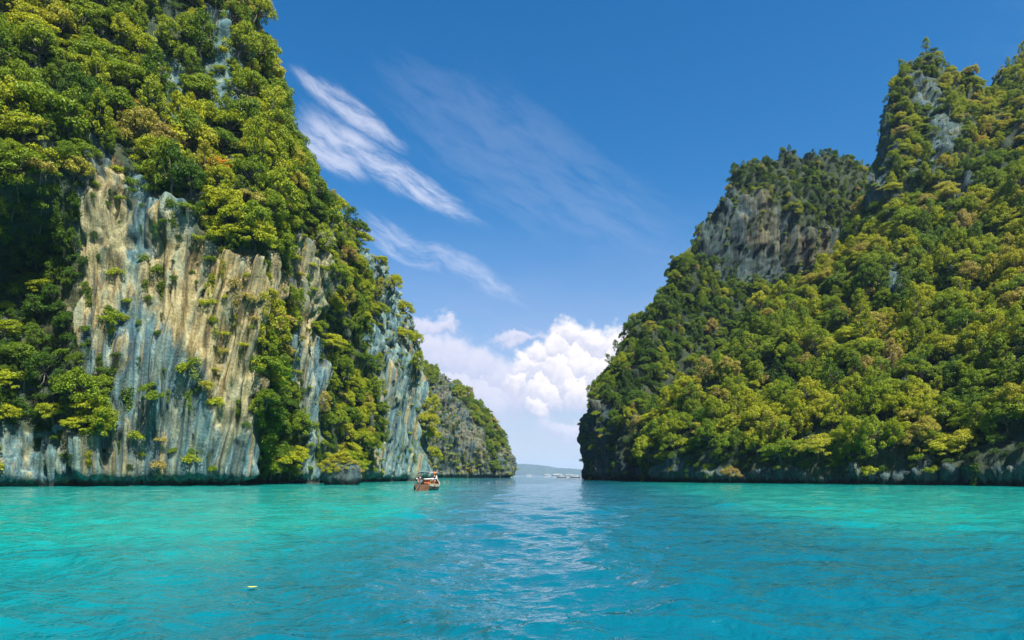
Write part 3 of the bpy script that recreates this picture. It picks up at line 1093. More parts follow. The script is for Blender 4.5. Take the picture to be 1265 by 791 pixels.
def grow(c, cname, n_try, sp, smin, smax, seed, tints, rockrate=0.05, gap=-0.3, vfrac=1.03, zmin=4.0):
    g = np.random.default_rng(seed)
    vlim = min(c.nt - 1, int(c.nv * vfrac))
    thin = lambda P: fbm(P / 14.0 + seed, 2)

    def acc(P, N, rk, vi):
        u = g.uniform(size=len(P))
        t = thin(P)
        lowrock = (rk > 0.5)
        return np.where(lowrock, (u < rockrate) & (t > -0.05), (u < 0.97) & (fbm(P / np.array([5.5, 5.5, 8.0]) + seed + 50, 3) > gap) & (P[:, 2] > zmin + 7.0 * t))
    P, N, rk, S = scatter(c, n_try, vlim, lambda n: smin + (smax - smin) * g.uniform(size=n) ** 2.2, sp, acc, g)
    tn = fbm(P / 22.0 + seed * 3, 3)
    hue = fbm(P / 9.0 + seed * 7, 2)
    for k in range(len(P)):
        n = N[k]
        u = g.uniform()
        on_rock = rk[k] > 0.5
        overhang = n[2] < -0.1
        if on_rock:
            kind = 'creeper' if u < 0.40 else 'shrub'
            s = g.uniform(0.45, 1.0)
        elif overhang and u < 0.5:
            kind = 'creeper'
            s = g.uniform(0.8, 1.5)
        else:
            kind = 'round' if u < .46 else 'layered' if u < .57 else 'tall' if u < .78 else 'shrub'
            s = float(S[k])
            if kind == 'shrub':
                s *= 1.35
        pr = int(g.choice(KIND_IDX[kind]))
        hn = n.copy(); hn[2] = 0
        l = np.linalg.norm(hn) + 1e-6
        if kind == 'creeper':
            rz = math.atan2(hn[1], hn[0]) - math.pi / 2
            rot = (g.uniform(-.1, .1), g.uniform(-.15, .15), rz)
            pos = P[k] + n * 0.15
        else:
            lean = Vector(tuple(hn / l * min(l, 1) * g.uniform(0.15, 0.55))) + Vector((0, 0, 1))
            q = lean.normalized().to_track_quat('Z', 'Y') @ Euler((0, 0, g.uniform(0, 6.28))).to_quaternion()
            rot = tuple(q.to_euler())
            pos = P[k] + n * 0.3 - np.array([0, 0, 0.9 * s if l > 0.6 else 0.2])
        a0, a1 = tints
        tint = a0 + (a1 - a0) * (0.5 + 0.75 * tn[k] + 0.5 * hue[k] + g.normal() * 0.16)
        if g.uniform() < 0.05:
            tint = g.uniform(0.70, 0.82)
        tint = float(np.clip(tint, 0.03, 0.85))
        if cname in 'FB' and P[k][2] > 95:
            s *= 0.68
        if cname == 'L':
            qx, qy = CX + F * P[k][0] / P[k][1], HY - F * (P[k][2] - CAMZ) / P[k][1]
            if qx < 100 and 225 < qy < 570:               # recess plants: smaller, its shade painted in as darker tints
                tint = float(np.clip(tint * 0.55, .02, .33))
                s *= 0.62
            elif qx > 350 and qy > 285:
                s *= 0.66
                if g.uniform() < 0.15:
                    continue
        sv = s * g.uniform(.85, 1.15, 3)
        if kind in ('round', 'tall'):
            sv[2] *= g.uniform(1.0, 1.45)
        PLANTS.append(dict(pos=pos, rot=rot, scl=sv, proto=pr, tint=tint, cliff=cname, kind=kind, s=s, rk=on_rock, n=n))


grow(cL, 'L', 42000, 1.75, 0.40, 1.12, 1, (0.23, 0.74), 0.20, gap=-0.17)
grow(cF, 'F', 56000, 1.75, 0.36, 0.95, 2, (0.25, 0.74), 0.14, gap=-0.13, zmin=7.5)
grow(cB, 'B', 34000, 2.0, 0.32, 0.72, 3, (0.06, 0.6), 0.16, gap=-0.06)
grow(cH, 'H', 16000, 2.1, 0.4, 0.95, 4, (0.2, 0.64), 0.40, gap=-0.15)
# small undergrowth between the crowns
def under(c, cname, n_try, sp, seed, tints, rockrate):
    g = np.random.default_rng(seed)
    acc = lambda P, N, rk, vi: np.where(rk > 0.5, g.uniform(size=len(P)) < rockrate * (fbm(P / 8.0 + 5, 3) > 0.02), True)
    P, N, rk, S = scatter(c, n_try, min(c.nt - 1, int(c.nv * 1.02)), lambda n: np.ones(n), sp / 2, acc, g)
    for k in range(len(P)):
        n = N[k]
        kind = 'creeper' if (n[2] < 0.25 and g.uniform() < .5) else 'shrub'
        hn = n.copy(); hn[2] = 0
        if kind == 'creeper':
            rot = (0, g.uniform(-.2, .2), math.atan2(hn[1], hn[0]) - math.pi / 2)
            pos = P[k] + n * 0.1
            s = g.uniform(.4, .9)
        else:
            q = (Vector(tuple(n)) + Vector((0, 0, .8))).normalized().to_track_quat('Z', 'Y') @ Euler((0, 0, g.uniform(0, 6.28))).to_quaternion()
            rot = tuple(q.to_euler())
            pos = P[k]
            s = g.uniform(.4, .85)
        if rk[k] > 0.5:
            s *= 0.55
        PLANTS.append(dict(pos=pos, rot=rot, scl=s * g.uniform(.8, 1.2, 3), proto=int(g.choice(KIND_IDX[kind])), tint=float(np.clip(g.normal((tints[0] + tints[1]) / 2, .12), .03, .7)),
                           cliff=cname, kind=kind, s=s * 0.4, rk=rk[k] > .5, n=n, small=True))


under(cL, 'L', 18000, 2.1, 51, (0.03, 0.28), 0.42)
under(cF, 'F', 9000, 2.2, 52, (0.03, 0.24), 0.3)
under(cB, 'B', 7000, 2.4, 53, (0.0, 0.25), 0.15)
under(cH, 'H', 4000, 3.5, 54, (0.1, 0.45), 0.1)

def surf(c, px, py):
    """point of a cliff seen at a photo position"""
    V = c.V
    x, y = proj(np.stack([V[:, 0], V[:, 1].clip(10), V[:, 2]], 1))
    d = np.hypot(x - px, y - py)
    near = np.where(d < 5)[0]
    if not len(near):
        near = np.argsort(d)[:3]
    k = near[np.argmin(V[near, 1])]
    return V[k].copy(), c.N[k]


def plant(cn, px, py, s, kind, tint, rk=False, pos=None):
    """a plant whose crown stands at a photo position on the rock"""
    g = rng
    if pos is None:
        P, n = surf({'L': cL, 'F': cF, 'B': cB, 'H': cH}[cn], px, py)
        P = P - np.array([0, 0, {'round': 3.6, 'layered': 4.0, 'tall': 4.0, 'shrub': 0.8, 'creeper': -1.0}[kind] * s]) + n * 0.8
    else:
        P, n = np.array(pos, float), np.array([0.4, -0.6, 0.3])
    q = (Vector(tuple(n * np.array([.3, .3, 0]))) + Vector((0, 0, 1))).normalized().to_track_quat('Z', 'Y') @ Euler((0, 0, g.uniform(0, 6.28))).to_quaternion()
    rot = tuple(q.to_euler()) if kind != 'creeper' else (0, 0, math.atan2(n[1], n[0]) - math.pi / 2)
    PLANTS.append(dict(pos=P, rot=rot, scl=s * g.uniform(.9, 1.1, 3), proto=int(g.choice(KIND_IDX[kind])), tint=tint, cliff=cn, kind=kind, s=s, rk=rk, n=n))


# the trees one can pick out on the bare rock
for a in (('L', 348, 560, .95, 'layered', .60), ('L', 370, 556, .75, 'layered', .62), ('L', 335, 578, .55, 'round', .40), ('L', 360, 580, .5, 'round', .35),
          ('L', 330, 460, .8, 'layered', .56), ('L', 345, 480, .6, 'layered', .52), ('L', 326, 490, .6, 'round', .35), ('L', 340, 445, .6, 'round', .3),
          ('L', 425, 300, 1.0, 'layered', .55), ('L', 440, 322, .8, 'round', .6), ('L', 415, 330, .9, 'round', .45), ('L', 430, 360, .9, 'round', .4),
          ('L', 447, 385, .7, 'layered', .62), ('L', 410, 415, .8, 'layered', .62), ('L', 425, 395, .7, 'round', .35), ('L', 440, 470, .8, 'round', .55),
          ('L', 452, 500, .75, 'round', .6), ('L', 430, 505, .8, 'round', .35), ('L', 445, 535, .8, 'round', .55), ('L', 462, 545, .6, 'round', .6), ('L', 425, 455, .8, 'tall', .35),
          ('L', 455, 288, .9, 'layered', .6), ('L', 470, 320, .7, 'round', .58), ('L', 488, 345, .9, 'round', .6), ('L', 500, 380, 1.0, 'round', .58), ('L', 512, 415, 1.0, 'round', .55),
          ('L', 470, 380, .8, 'round', .5), ('L', 497, 405, .9, 'layered', .62), ('L', 518, 445, 1.0, 'tall', .5),
          ('L', 532, 500, 1.1, 'tall', .62), ('L', 530, 530, 1.1, 'round', .64), ('L', 534, 555, 1.0, 'round', .58), ('L', 528, 515, 1.1, 'round', .66),
          ('L', 115, 490, .7, 'layered', .62), ('L', 100, 515, .6, 'layered', .6), ('L', 70, 505, .6, 'layered', .55), ('L', 125, 520, .5, 'layered', .64),
          ('L', 55, 350, .6, 'layered', .55), ('L', 15, 400, .7, 'layered', .5), ('L', 8, 460, .8, 'layered', .55), ('L', 30, 430, .7, 'round', .35), ('L', 5, 500, .7, 'layered', .6),
          ('L', 320, 280, 1.2, 'round', .64), ('L', 345, 300, .8, 'tall', .66), ('L', 300, 265, 1.1, 'round', .55), ('L', 400, 265, 1.3, 'round', .5), ('L', 395, 290, 1.0, 'tall', .5),
          ('L', 440, 265, 1.0, 'tall', .25), ('L', 456, 270, .9, 'round', .3),
          ('L', 240, 170, 1.5, 'round', .66), ('L', 205, 190, 1.3, 'round', .64), ('L', 50, 130, 1.7, 'layered', .40), ('L', 25, 190, 1.3, 'layered', .42),
          ('F', 800, 515, 1.1, 'layered', .55), ('F', 835, 500, 1.2, 'layered', .62), ('F', 880, 525, 1.0, 'layered', .66), ('F', 1010, 480, 1.0, 'layered', .6), ('F', 1130, 510, 1.1, 'layered', .6),
          ('F', 900, 578, .6, 'round', .82), ('F', 960, 505, .9, 'layered', .58)):
    plant(*a)

# trees in orange young leaf or flower
for (px, py, t) in ((127, 62, .9), (152, 104, .93), (266, 196, .94), (258, 228, .9), (272, 212, .95), (38, 6, .86), (205, 180, .80)):
    best, bd = None, 1e9
    for p in PLANTS:
        if p['cliff'] != 'L' or p.get('small') or p['kind'] in ('creeper',):
            continue
        x = CX + F * p['pos'][0] / p['pos'][1]
        y = HY - F * (p['pos'][2] + 3.0 * p['s'] - CAMZ) / p['pos'][1]
        dd = (x - px) ** 2 + (y - py) ** 2
        if dd < bd and p['tint'] < .86:
            best, bd = p, dd
    best['tint'] = t


def show_sizes():
    """how many pixels of each plant the view shows (coarse depth sorting of discs)"""
    Wd, Hd = 640, 400
    sx = Wd / 1265.0
    dep = np.full((Hd, Wd), 1e9)
    ids = np.full((Hd, Wd), -1)
    for c in (cL, cH, cB, cF):
        V = c.V[::2]
        ok = V[:, 1] > 10
        V = V[ok]
        x, y = proj(V)
        xi, yi = (x * sx).astype(int), (y * sx).astype(int)
        for ox in (0, 1):
            for oy in (0, 1):
                k = (xi + ox >= 0) & (xi + ox < Wd) & (yi + oy >= 0) & (yi + oy < Hd)
                np.minimum.at(dep, (yi[k] + oy, xi[k] + ox), V[k, 1] + 1.0)
    order = np.argsort([-p['pos'][1] for p in PLANTS])
    for q in order:
        p = PLANTS[q]
        r = PROTO[p['proto']][3] * float(np.mean(p['scl'])) * 0.8
        c = p['pos'] + np.array([0, 0, (3.2 if p['kind'] in ('round', 'layered', 'tall') else 0.8) * p['scl'][2]])
        if c[1] < 10:
            continue
        x = (CX + F * c[0] / c[1]) * sx
        y = (HY - F * (c[2] - CAMZ) / c[1]) * sx
        rp = r / c[1] * F * sx
        x0, x1, y0, y1 = max(0, int(x - rp)), min(Wd, int(x + rp) + 1), max(0, int(y - rp)), min(Hd, int(y + rp) + 1)
        if x0 >= x1 or y0 >= y1:
            continue
        yy, xx = np.mgrid[y0:y1, x0:x1]
        m = ((xx - x) ** 2 + (yy - y) ** 2 <= rp * rp) & (c[1] - r < dep[y0:y1, x0:x1])
        dep[y0:y1, x0:x1][m] = c[1] - r
        ids[y0:y1, x0:x1][m] = q
    return np.bincount(ids[ids >= 0], minlength=len(PLANTS))


SHOW = show_sizes()
trees = [q for q in np.argsort(-SHOW) if PLANTS[q]['kind'] in ('round', 'layered', 'tall')][:300]
shrubs = [q for q in np.argsort(-SHOW) if PLANTS[q]['kind'] == 'shrub' and PLANTS[q]['rk'] and SHOW[q] > 8][:60]
single = set(int(q) for q in trees) | set(int(q) for q in shrubs)

PLACE = {'L': 'the tall streaked cliff', 'F': 'the forested slope below the rock tower', 'B': 'the round-topped grey peak', 'H': 'the rocky headland'}
TINTW = [(.22, 'dark green'), (.36, 'mid green'), (.50, 'bright green'), (.68, 'yellow-green'), (.80, 'olive'), (.87, 'pale brownish'), (2, 'orange-leaved')]
SHAPEW = {'round': 'bushy', 'layered': 'flat-topped', 'tall': 'upright', 'shrub': 'rounded'}


def where_words(p):
    x = CX + F * p['pos'][0] / p['pos'][1]
    y = HY - F * (p['pos'][2] + 2 - CAMZ) / p['pos'][1]
    c = p['cliff']
    if c == 'L':
        if p['rk']:
            return 'rooted in the bare streaked cliff face' if x < 350 else 'rooted in bare rock of the cliff beside the islet'
        if x < 100 and y > 230:
            return 'in the shaded recess beside the streaked cliff face'
        if x > 475:
            return 'on the seaward edge of the streaked cliff'
        if x > 362 and y > 290:
            return 'in the green strip of cliff above the rock islet'
        if x > 305 and y > 340:
            return 'in the gully beside the streaked cliff face'
        if y > 150 and x < 350:
            return 'on the ledge overhanging the streaked cliff face'
        if 165 < x < 350 and y > 10:
            return 'among dark rock bands high on the streaked cliff'
        if x >= 350:
            return 'on the shoulder of the streaked cliff above its pale pillar'
        return 'on the jungle slope at the top of the streaked cliff'
    if c == 'F':
        if x > 1185 and y < 210:
            return 'on the saddle beside the rock tower'
        if x > 1070 and y < 230:
            return 'on the rock tower'
        if y > 520:
            return 'overhanging the water below the rock tower' if x > 1000 else 'overhanging the water below the grey peak'
        if y < 360 and x < 1090:
            return 'on the shoulder climbing to the rock tower'
        return 'on the open slope below the rock tower' if x > 1000 else 'on the slope below the bare grey rock face'
    if c == 'B':
        if y < 245:
            return 'on the domed summit above the grey rock face'
        return 'on the seaward flank of the grey peak'
    return 'on the rocky headland behind the longtail boat'


def place_plant(q):
    p = PLANTS[q]
    kind, cm, tm, r = PROTO[p['proto']]
    t = 'shrub' if kind == 'shrub' else 'tree'
    tw = next(w for lim, w in TINTW if p['tint'] < lim)
    e = empty('cliff_' + t, tuple(p['pos']), p['rot'])
    e.scale = tuple(p['scl'])
    a = obj('crown', cm, None, e)
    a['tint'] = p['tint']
    if tm is not None:
        obj('trunk', tm, None, e)
    size = 'large ' if p['s'] > 0.92 and kind != 'shrub' else 'small ' if p['s'] < 0.68 or kind == 'shrub' else ''
    lab = '%s%s %s %s %s' % (size, SHAPEW[kind], tw, t, where_words(p))
    tag(e, lab, t, lab.replace(' ' + t + ' ', ' ' + t + 's ', 1))


for q in sorted(single):
    place_plant(q)

for cn, nm, lab in (('L', 'jungle', 'dense jungle trees and creepers clothing the tall streaked cliff'), ('F', 'jungle', 'dense jungle covering the slope below the rock tower'),
                    ('B', 'jungle', 'dark jungle covering the round-topped grey peak'), ('H', 'scrub', 'patchy scrub growing over the rocky headland')):
    sel = [p for i, p in enumerate(PLANTS) if p['cliff'] == cn and i not in single]
    me = bpy.data.meshes.new(nm)
    me.vertices.add(len(sel))
    me.vertices.foreach_set('co', np.array([p['pos'] for p in sel], dtype=np.float32).ravel())
    attr(me, 'rot', np.array([p['rot'] for p in sel]), typ='FLOAT_VECTOR')
    attr(me, 'scl', np.array([p['scl'] for p in sel]), typ='FLOAT_VECTOR')
    attr(me, 'proto', np.array([p['proto'] for p in sel]), typ='INT')
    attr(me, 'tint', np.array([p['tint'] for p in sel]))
    me.update()
    o = obj(nm, me)
    md = o.modifiers.new('forest', 'NODES')
    md.node_group = FOREST
    tag(o, lab, 'jungle' if nm == 'jungle' else 'scrub', kind='stuff')


# ------------------------------------------------------------------ the islet in front of the tall cliff
def islet():
    c = W(422, 598, 141)
    n, m = 56, 26
    g = np.random.default_rng(5)
    P = np.zeros((m, n, 3))
    for i in range(m):
        t = i / (m - 1)
        z = -1.5 + 7.0 * t
        rad = np.interp(t, [0, .22, .30, .42, .7, .9, 1], [3.5, 3.45, 3.9, 4.25, 3.9, 2.6, 0.02])
        for k in range(n):
            a = 2 * math.pi * k / n
            P[i, k] = (rad * math.cos(a), rad * 0.75 * math.sin(a), z)
    fl = P.reshape(-1, 3)
    d = 1.0 + 0.16 * fbm(fl * np.array([.5, .5, .22]) + 3, 4) + 0.10 * (np.abs(fbm(fl * np.array([1.1, 1.1, .15]) + 8, 2)) * 2 - .6)
    fl = fl * np.stack([d, d, np.ones(len(d))], 1)
    fl[:, 2] += 0.5 * fbm(fl / 1.5, 2) * (fl[:, 2] > 1.5)
    idx = np.arange(m * n).reshape(m, n)
    nx = np.roll(idx, -1, axis=1)
    Fq = np.stack([idx[:-1].ravel(), nx[:-1].ravel(), nx[1:].ravel(), idx[1:].ravel()], 1)
    me = mesh_np('rock_islet', fl, Fq)
    attr(me, 'veg', np.clip((fl[:, 2] - 3.2) / 1.5, 0, 1))
    attr(me, 'warm', np.full(len(fl), .4))
    o = obj('rock_islet', me, M_rockG, None, (c[0], c[1], 0))
    tag(o, 'small undercut rock islet topped with bushes at the foot of the tall cliff', 'islet')
    for (dx, dy, dz, s, t, pk) in ((-1.9, -.6, 2.5, .58, .70, 'round'), (1.5, -.5, 2.6, .56, .72, 'round'), (0.0, .3, 3.6, .62, .68, 'round'), (-.6, -1.6, 2.0, .45, .64, 'round'), (2.6, .4, 1.8, .40, .80, 'round')):
        i = KIND_IDX[pk][int(rng.integers(len(KIND_IDX[pk])))]
        e = empty('islet_bush', (c[0] + dx, c[1] + dy, dz), (0, 0, rng.uniform(0, 6)))
        s *= 1.15
        e.scale = (s, s, s * .85)
        a = obj('crown', PROTO[i][1], None, e)
        a['tint'] = t
        obj('trunk', PROTO[i][2], None, e)
        tag(e, 'yellow-green bush crowning the small rock islet', 'bush', 'bushes on the rock islet')


islet()

# ------------------------------------------------------------------ boats
M_wood = plain('varnished_wood', (.12, .055, .026), .5, 0, .4, 4)
M_white = plain('white_paint', (.60, .58, .54), .45, 0, .08, 3)
M_cream = plain('worn_cream_paint', (.34, .29, .21), .6, 0, .35, 5)
M_dark = plain('oily_steel', (.025, .025, .027), .4, .6, .3, 8)
M_canvas = plain('grey_canvas', (.22, .23, .26), .85, 0, .12, 2)
M_steel = plain('engine_steel', (.30, .30, .31), .35, .8, .2, 8)
M_orange = plain('orange_nylon', (.75, .16, .03), .7, 0, .12, 8)
M_red = plain('red_cloth', (.50, .035, .03), .8, 0, .12, 8)
M_skin = plain('skin', (.36, .19, .12), .55, 0, .06, 8)
M_hair = plain('dark_hair', (.02, .015, .012), .6, 0, .2, 12)
M_navy = plain('navy_cloth', (.02, .025, .10), .85, 0, .12, 8)
M_wcloth = plain('white_cloth', (.70, .70, .70), .85, 0, .06, 8)
M_khaki = plain('khaki_cloth', (.24, .19, .11), .85, 0, .12, 8)
M_yellow = plain('yellow_ribbon', (.75, .50, .04), .7, 0, .1, 8)

HX = [-4.6, -3.4, -2.0, 0.0, 2.0, 3.6, 4.9, 5.8, 6.3]
HW = [0.92, 1.12, 1.24, 1.28, 1.15, 0.80, 0.42, 0.16, 0.05]
HG = [0.95, 0.86, 0.80, 0.78, 0.84, 0.98, 1.22, 1.55, 1.9]
HK = [-.20, -.32, -.38, -.40, -.36, -.20, 0.15, 0.80, 1.6]


def hull_grid(inset=0.0, n=27, z_floor=None):
    xs = np.linspace(HX[0] + inset, HX[-1] - inset * 2, n)
    P = []
    for x in xs:
        w = max(np.interp(x, HX, HW) - inset, 0.015)
        gz, kz = np.interp(x, HX, HG), np.interp(x, HX, HK) + inset
        row = []
        for t in np.linspace(-1, 1, 13):
            a = abs(t)
            prof = 1 - (1 - a) ** 2.2
            zz = kz + (gz - kz) * a ** 1.7
            if z_floor is not None:
                zz = max(zz, min(z_floor, gz - 0.02))
            row.append((x, math.copysign(w * prof, t), zz))
        P.append(row)
    return np.array(P)


def longtail(loc, rz, label, name='longtail_boat', full=True, group=None):
    root = empty(name, loc, (0, 0, rz))
    tag(root, label, 'boat', group)
    out, inn = hull_grid(), hull_grid(0.06, z_floor=0.12)
    mb = MB()
    mb.grid(out)
    mb.grid(inn[:, ::-1])
    for e in (0, -1):
        mb.grid(np.stack([out[:, e], inn[:, e]]) if e == 0 else np.stack([inn[:, e], out[:, e]]))
    mb.grid(np.stack([inn[0], out[0]]))
    h = mb.build('hull', M_wood, root, True)
    for sgn in (0, -1):
        st = MB()
        o = out[:, sgn].copy()
        sg = 1 if o[5, 1] > 0 else -1
        A = o + np.array([0, sg * .035, .03])
        B = o + np.array([0, sg * .045, -.30])
        B[:, 1] -= sg * 0.03
        st.grid(np.stack([A, B]))
        st.grid(np.stack([B - [0, sg * .03, 0], A - [0, sg * .09, 0]]))
        st.grid(np.stack([A - [0, sg * .09, 0], A]))
        st.build('upper_strake', M_cream, root, True)
    MB().box((-4.585, 0, .42), (.08, 1.6, .85)).build('transom_board', M_wood, root)
    for x in (-2.6, -1.4, -.2, 1.0, 2.2):
        w = np.interp(x, HX, HW) * 2 - .2
        MB().box((x, 0, .48), (.38, w, .05)).build('bench', M_wood, root)
    for k in range(9):
        MB().box((-3.2 + k * .62, 0, .16), (.58, 1.25, .03)).build('floor_plank', M_wood, root)
    # canopy
    px = (-2.9, -1.2, .6)
    for x in px:
        for y in (-.78, .78):
            MB().tube([(x, y * 1.25, .5), (x, y, 2.36)], .035, 6).build('canopy_post', M_wood, root)
    arch = np.array([[(x, y, 2.42 - .16 * (y / .95) ** 2 + dz) for y in np.linspace(-.95, .95, 9)] for dz in (0,) for x in np.linspace(-3.3, 1.0, 9)])
    cm = MB().grid(arch)
    cm.grid((arch + [0, 0, -.05])[:, ::-1])
    for e in (0, -1):
        cm.grid(np.stack([arch[:, e], arch[:, e] + [0, 0, -.05]]))
        cm.grid(np.stack([arch[e], arch[e] + [0, 0, -.05]]))
    cm.build('canopy', M_canvas, root, True)
    for y in (-.98, .98):
        MB().tube([(-3.1, y, 1.52), (-1.1, y * 1.02, 1.49), (.8, y, 1.53)], .085, 8).build('rolled_side_curtain', M_white, root, True)
    MB().tube([(-3.15, -.95, 1.5), (-3.15, 0, 1.47), (-3.15, .95, 1.5)], .06, 8).build('rolled_side_curtain', M_white, root, True)
    # engine on its swivel, long shaft over the stern
    en = empty('engine', (0, 0, 0)); en.parent = root
    eb = MB()
    eb.box((-4.1, .12, 1.28), (.75, .42, .46)).box((-3.85, .12, 1.56), (.36, .34, .14)).tube([(-4.1, .35, 1.4), (-4.35, .5, 1.75)], .05, 6)
    ob = eb.build('engine_block', M_dark, en)
    MB().tube([(-4.46, .12, 1.26), (-4.60, .12, 1.26)], [.20, .17], 12).build('flywheel', M_steel, en)
    MB().tube([(-4.1, .12, 1.06), (-4.12, .12, .5)], .07, 8).build('swivel_post', M_dark, en)
    MB().tube([(-4.4, .12, 1.2), (-6.0, .3, .45), (-7.0, .42, .02)], [.045, .04, .03], 6).build('propeller_shaft', M_steel, en)
    MB().tube([(-3.8, .12, 1.3), (-3.0, -.1, 1.45)], .03, 6).build('tiller', M_steel, en)
    # ribbons on the prow
    for k, mt in enumerate((M_red, M_yellow, M_wcloth)):
        x = 5.55 + .17 * k
        MB().tube([(x, -.14, np.interp(x, HX, HG) - .1), (x + .05, 0, np.interp(x, HX, HG) + .14), (x, .14, np.interp(x, HX, HG) - .1), (x - .05, .05, np.interp(x, HX, HG) - .55)], .05, 6).build('prow_ribbon', mt, root, True)
    for y in (-1, 1):
        w = np.interp(-2.8, HX, HW)
        pts = [(-2.8 + .26 * math.cos(a), y * (w + .09), .36 + .26 * math.sin(a)) for a in np.linspace(0, 2 * math.pi, 13)]
        MB().tube(pts, .075, 6).build('tyre_fender', M_dark, root, True)
    return root


def skin_mesh(name, pts, edges, rad, mat, parent, root=0):
    me = bpy.data.meshes.new(name)
    me.from_pydata([tuple(p) for p in pts], edges, [])
    o = obj(name, me, mat, parent)
    sk = o.modifiers.new('skin', 'SKIN')
    sk.use_smooth_shade = True
    lay = me.skin_vertices[0].data
    for i, r in enumerate(rad):
        lay[i].radius = (r, r) if not hasattr(r, '__len__') else r
        lay[i].use_root = (i == root)
    o.modifiers.new('subsurf', 'SUBSURF').levels = 1
    o.modifiers['subsurf'].render_levels = 1
    return o


def person(loc, rz, label, sit, top, bottom, arms=(0.0, 0.0), group=None):
    """standing or seated figure; arms: how far each arm is raised (0 hanging, 1 level)"""
    root = empty('person', loc, (0, 0, rz))
    tag(root, label, 'person', group)
    hz = 0.10 if sit else 0.92
    P = {'pel': (0, 0, hz), 'wai': (0.01, 0, hz + .20), 'che': (0.02, 0, hz + .40), 'nek': (0.0, 0, hz + .57), 'hd1': (.02, 0, hz + .66), 'hd2': (.03, 0, hz + .76), 'hd3': (.02, 0, hz + .83)}
    E = [('pel', 'wai'), ('wai', 'che'), ('che', 'nek'), ('nek', 'hd1'), ('hd1', 'hd2'), ('hd2', 'hd3')]
    Rr = {'pel': (.15, .11), 'wai': (.135, .10), 'che': (.155, .11), 'nek': .055, 'hd1': .075, 'hd2': .095, 'hd3': .065}
    for s, n, up in ((1, 'l', arms[0]), (-1, 'r', arms[1])):
        P['sh' + n] = (0, s * .19, hz + .50)
        a = -math.pi / 2 + up * math.pi / 2
        ex, ez = .28 * math.cos(a), .28 * math.sin(a)
        P['el' + n] = (ex + .03, s * .24, hz + .50 + ez)
        a2 = a + .45
        P['wr' + n] = (ex + .03 + .25 * math.cos(a2), s * .22, hz + .50 + ez + .25 * math.sin(a2))
        P['ha' + n] = (ex + .03 + .36 * math.cos(a2), s * .21, hz + .50 + ez + .36 * math.sin(a2))
        Rr.update({'sh' + n: .065, 'el' + n: .043, 'wr' + n: .032, 'ha' + n: .04})
        E += [('che', 'sh' + n), ('sh' + n, 'el' + n), ('el' + n, 'wr' + n), ('wr' + n, 'ha' + n)]
        P['hp' + n] = (.0, s * .10, hz - .06)
        if sit:
            P['kn' + n] = (.43, s * .13, hz + .0)
            P['an' + n] = (.46, s * .13, hz - .40)
            P['to' + n] = (.64, s * .14, hz - .44)
        else:
            P['kn' + n] = (.03, s * .11, hz - .45)
            P['an' + n] = (-.02, s * .12, .08)
            P['to' + n] = (.17, s * .14, .035)
        Rr.update({'hp' + n: .085, 'kn' + n: .058, 'an' + n: .04, 'to' + n: .035})
        E += [('pel', 'hp' + n), ('hp' + n, 'kn' + n), ('kn' + n, 'an' + n), ('an' + n, 'to' + n)]
    ks = list(P)
    ix = {k: i for i, k in enumerate(ks)}
    skin_mesh('body', [P[k] for k in ks], [(ix[a], ix[b]) for a, b in E], [Rr[k] for k in ks], M_skin, root)

    def sub(name, keys, grow, mat, cut=()):
        P2 = {k: P[k] for k in keys}
        for k, a, b, t in cut:
            P2[k] = tuple(np.array(P[a]) * (1 - t) + np.array(P[b]) * t)
        kk = list(P2)
        jx = {k: i for i, k in enumerate(kk)}
        ed = [(jx[a], jx[b]) for a, b in E if a in jx and b in jx] + [(jx[a], jx[k]) for k, a, b, t in cut]
        rr = []
        for k in kk:
            r = Rr.get(k, .065)
            rr.append(tuple(q + grow for q in r) if hasattr(r, '__len__') else r + grow)
        skin_mesh(name, [P2[k] for k in kk], ed, rr, mat, root)
    sub('shirt', ['wai', 'che', 'shl', 'shr'], .022, top, [('sll', 'shl', 'ell', .6), ('slr', 'shr', 'elr', .6)])
    sub('shorts', ['pel', 'hpl', 'hpr'], .02, bottom, [('tl', 'hpl', 'knl', .75), ('tr', 'hpr', 'knr', .75)])
    hm = MB().ball((.0, 0, hz + .79), (.115, .105, .10), 10, 6)
    hm.build('hair', M_hair, root, True)
    return root


BOAT = W(529.5, 607, 89)
BA = R(87)
longtail((BOAT[0], BOAT[1], 0.02), BA, 'wooden longtail boat with a grey canopy carrying people in bright clothes')
ca_, sa_ = math.cos(BA), math.sin(BA)


def onboat(x, y, z):
    return (BOAT[0] + ca_ * x - sa_ * y, BOAT[1] + sa_ * x + ca_ * y, z + .02)


person(onboat(-3.55, .45, .22), BA + R(180), 'boatman in navy shirt standing beside the boat engine', False, M_navy, M_khaki, (.4, .2))
person(onboat(-1.9, -1.0, .82), BA + R(-60), 'person in orange top standing on the gunwale holding the canopy', False, M_orange, M_navy, (.9, 1.3))
person(onboat(-2.6, -.45, .52), BA + R(180), 'seated person in red top on the aft bench', True, M_red, M_khaki, (.3, .3))
person(onboat(-1.4, .45, .52), BA + R(170), 'seated person in white top under the canopy', True, M_wcloth, M_navy, (.3, .4))
person(onboat(-1.4, -.4, .52), BA + R(190), 'seated person in yellow top under the canopy', True, M_yellow, M_navy, (.5, .3))
person(onboat(-.2, .1, .52), BA, 'seated person in orange top facing the bow', True, M_orange, M_khaki, (.3, .3))
for k, (x, y) in enumerate(((-3.0, -.55), (-3.0, -.15), (-3.0, .62))):
    v = empty('life_vest', onboat(x, y, 1.42), (0, 0, BA))
    tag(v, 'orange life vest hung from the rail at the stern of the longtail boat', 'life vest', 'life vests on the longtail boat')
    for sg in (-1, 1):
        MB().box((0, sg * .10, -.24), (.09, .15, .44)).build('float_panel', M_orange, v)
    MB().box((.0, 0, -.30), (.11, .37, .035)).build('strap', M_dark, v)

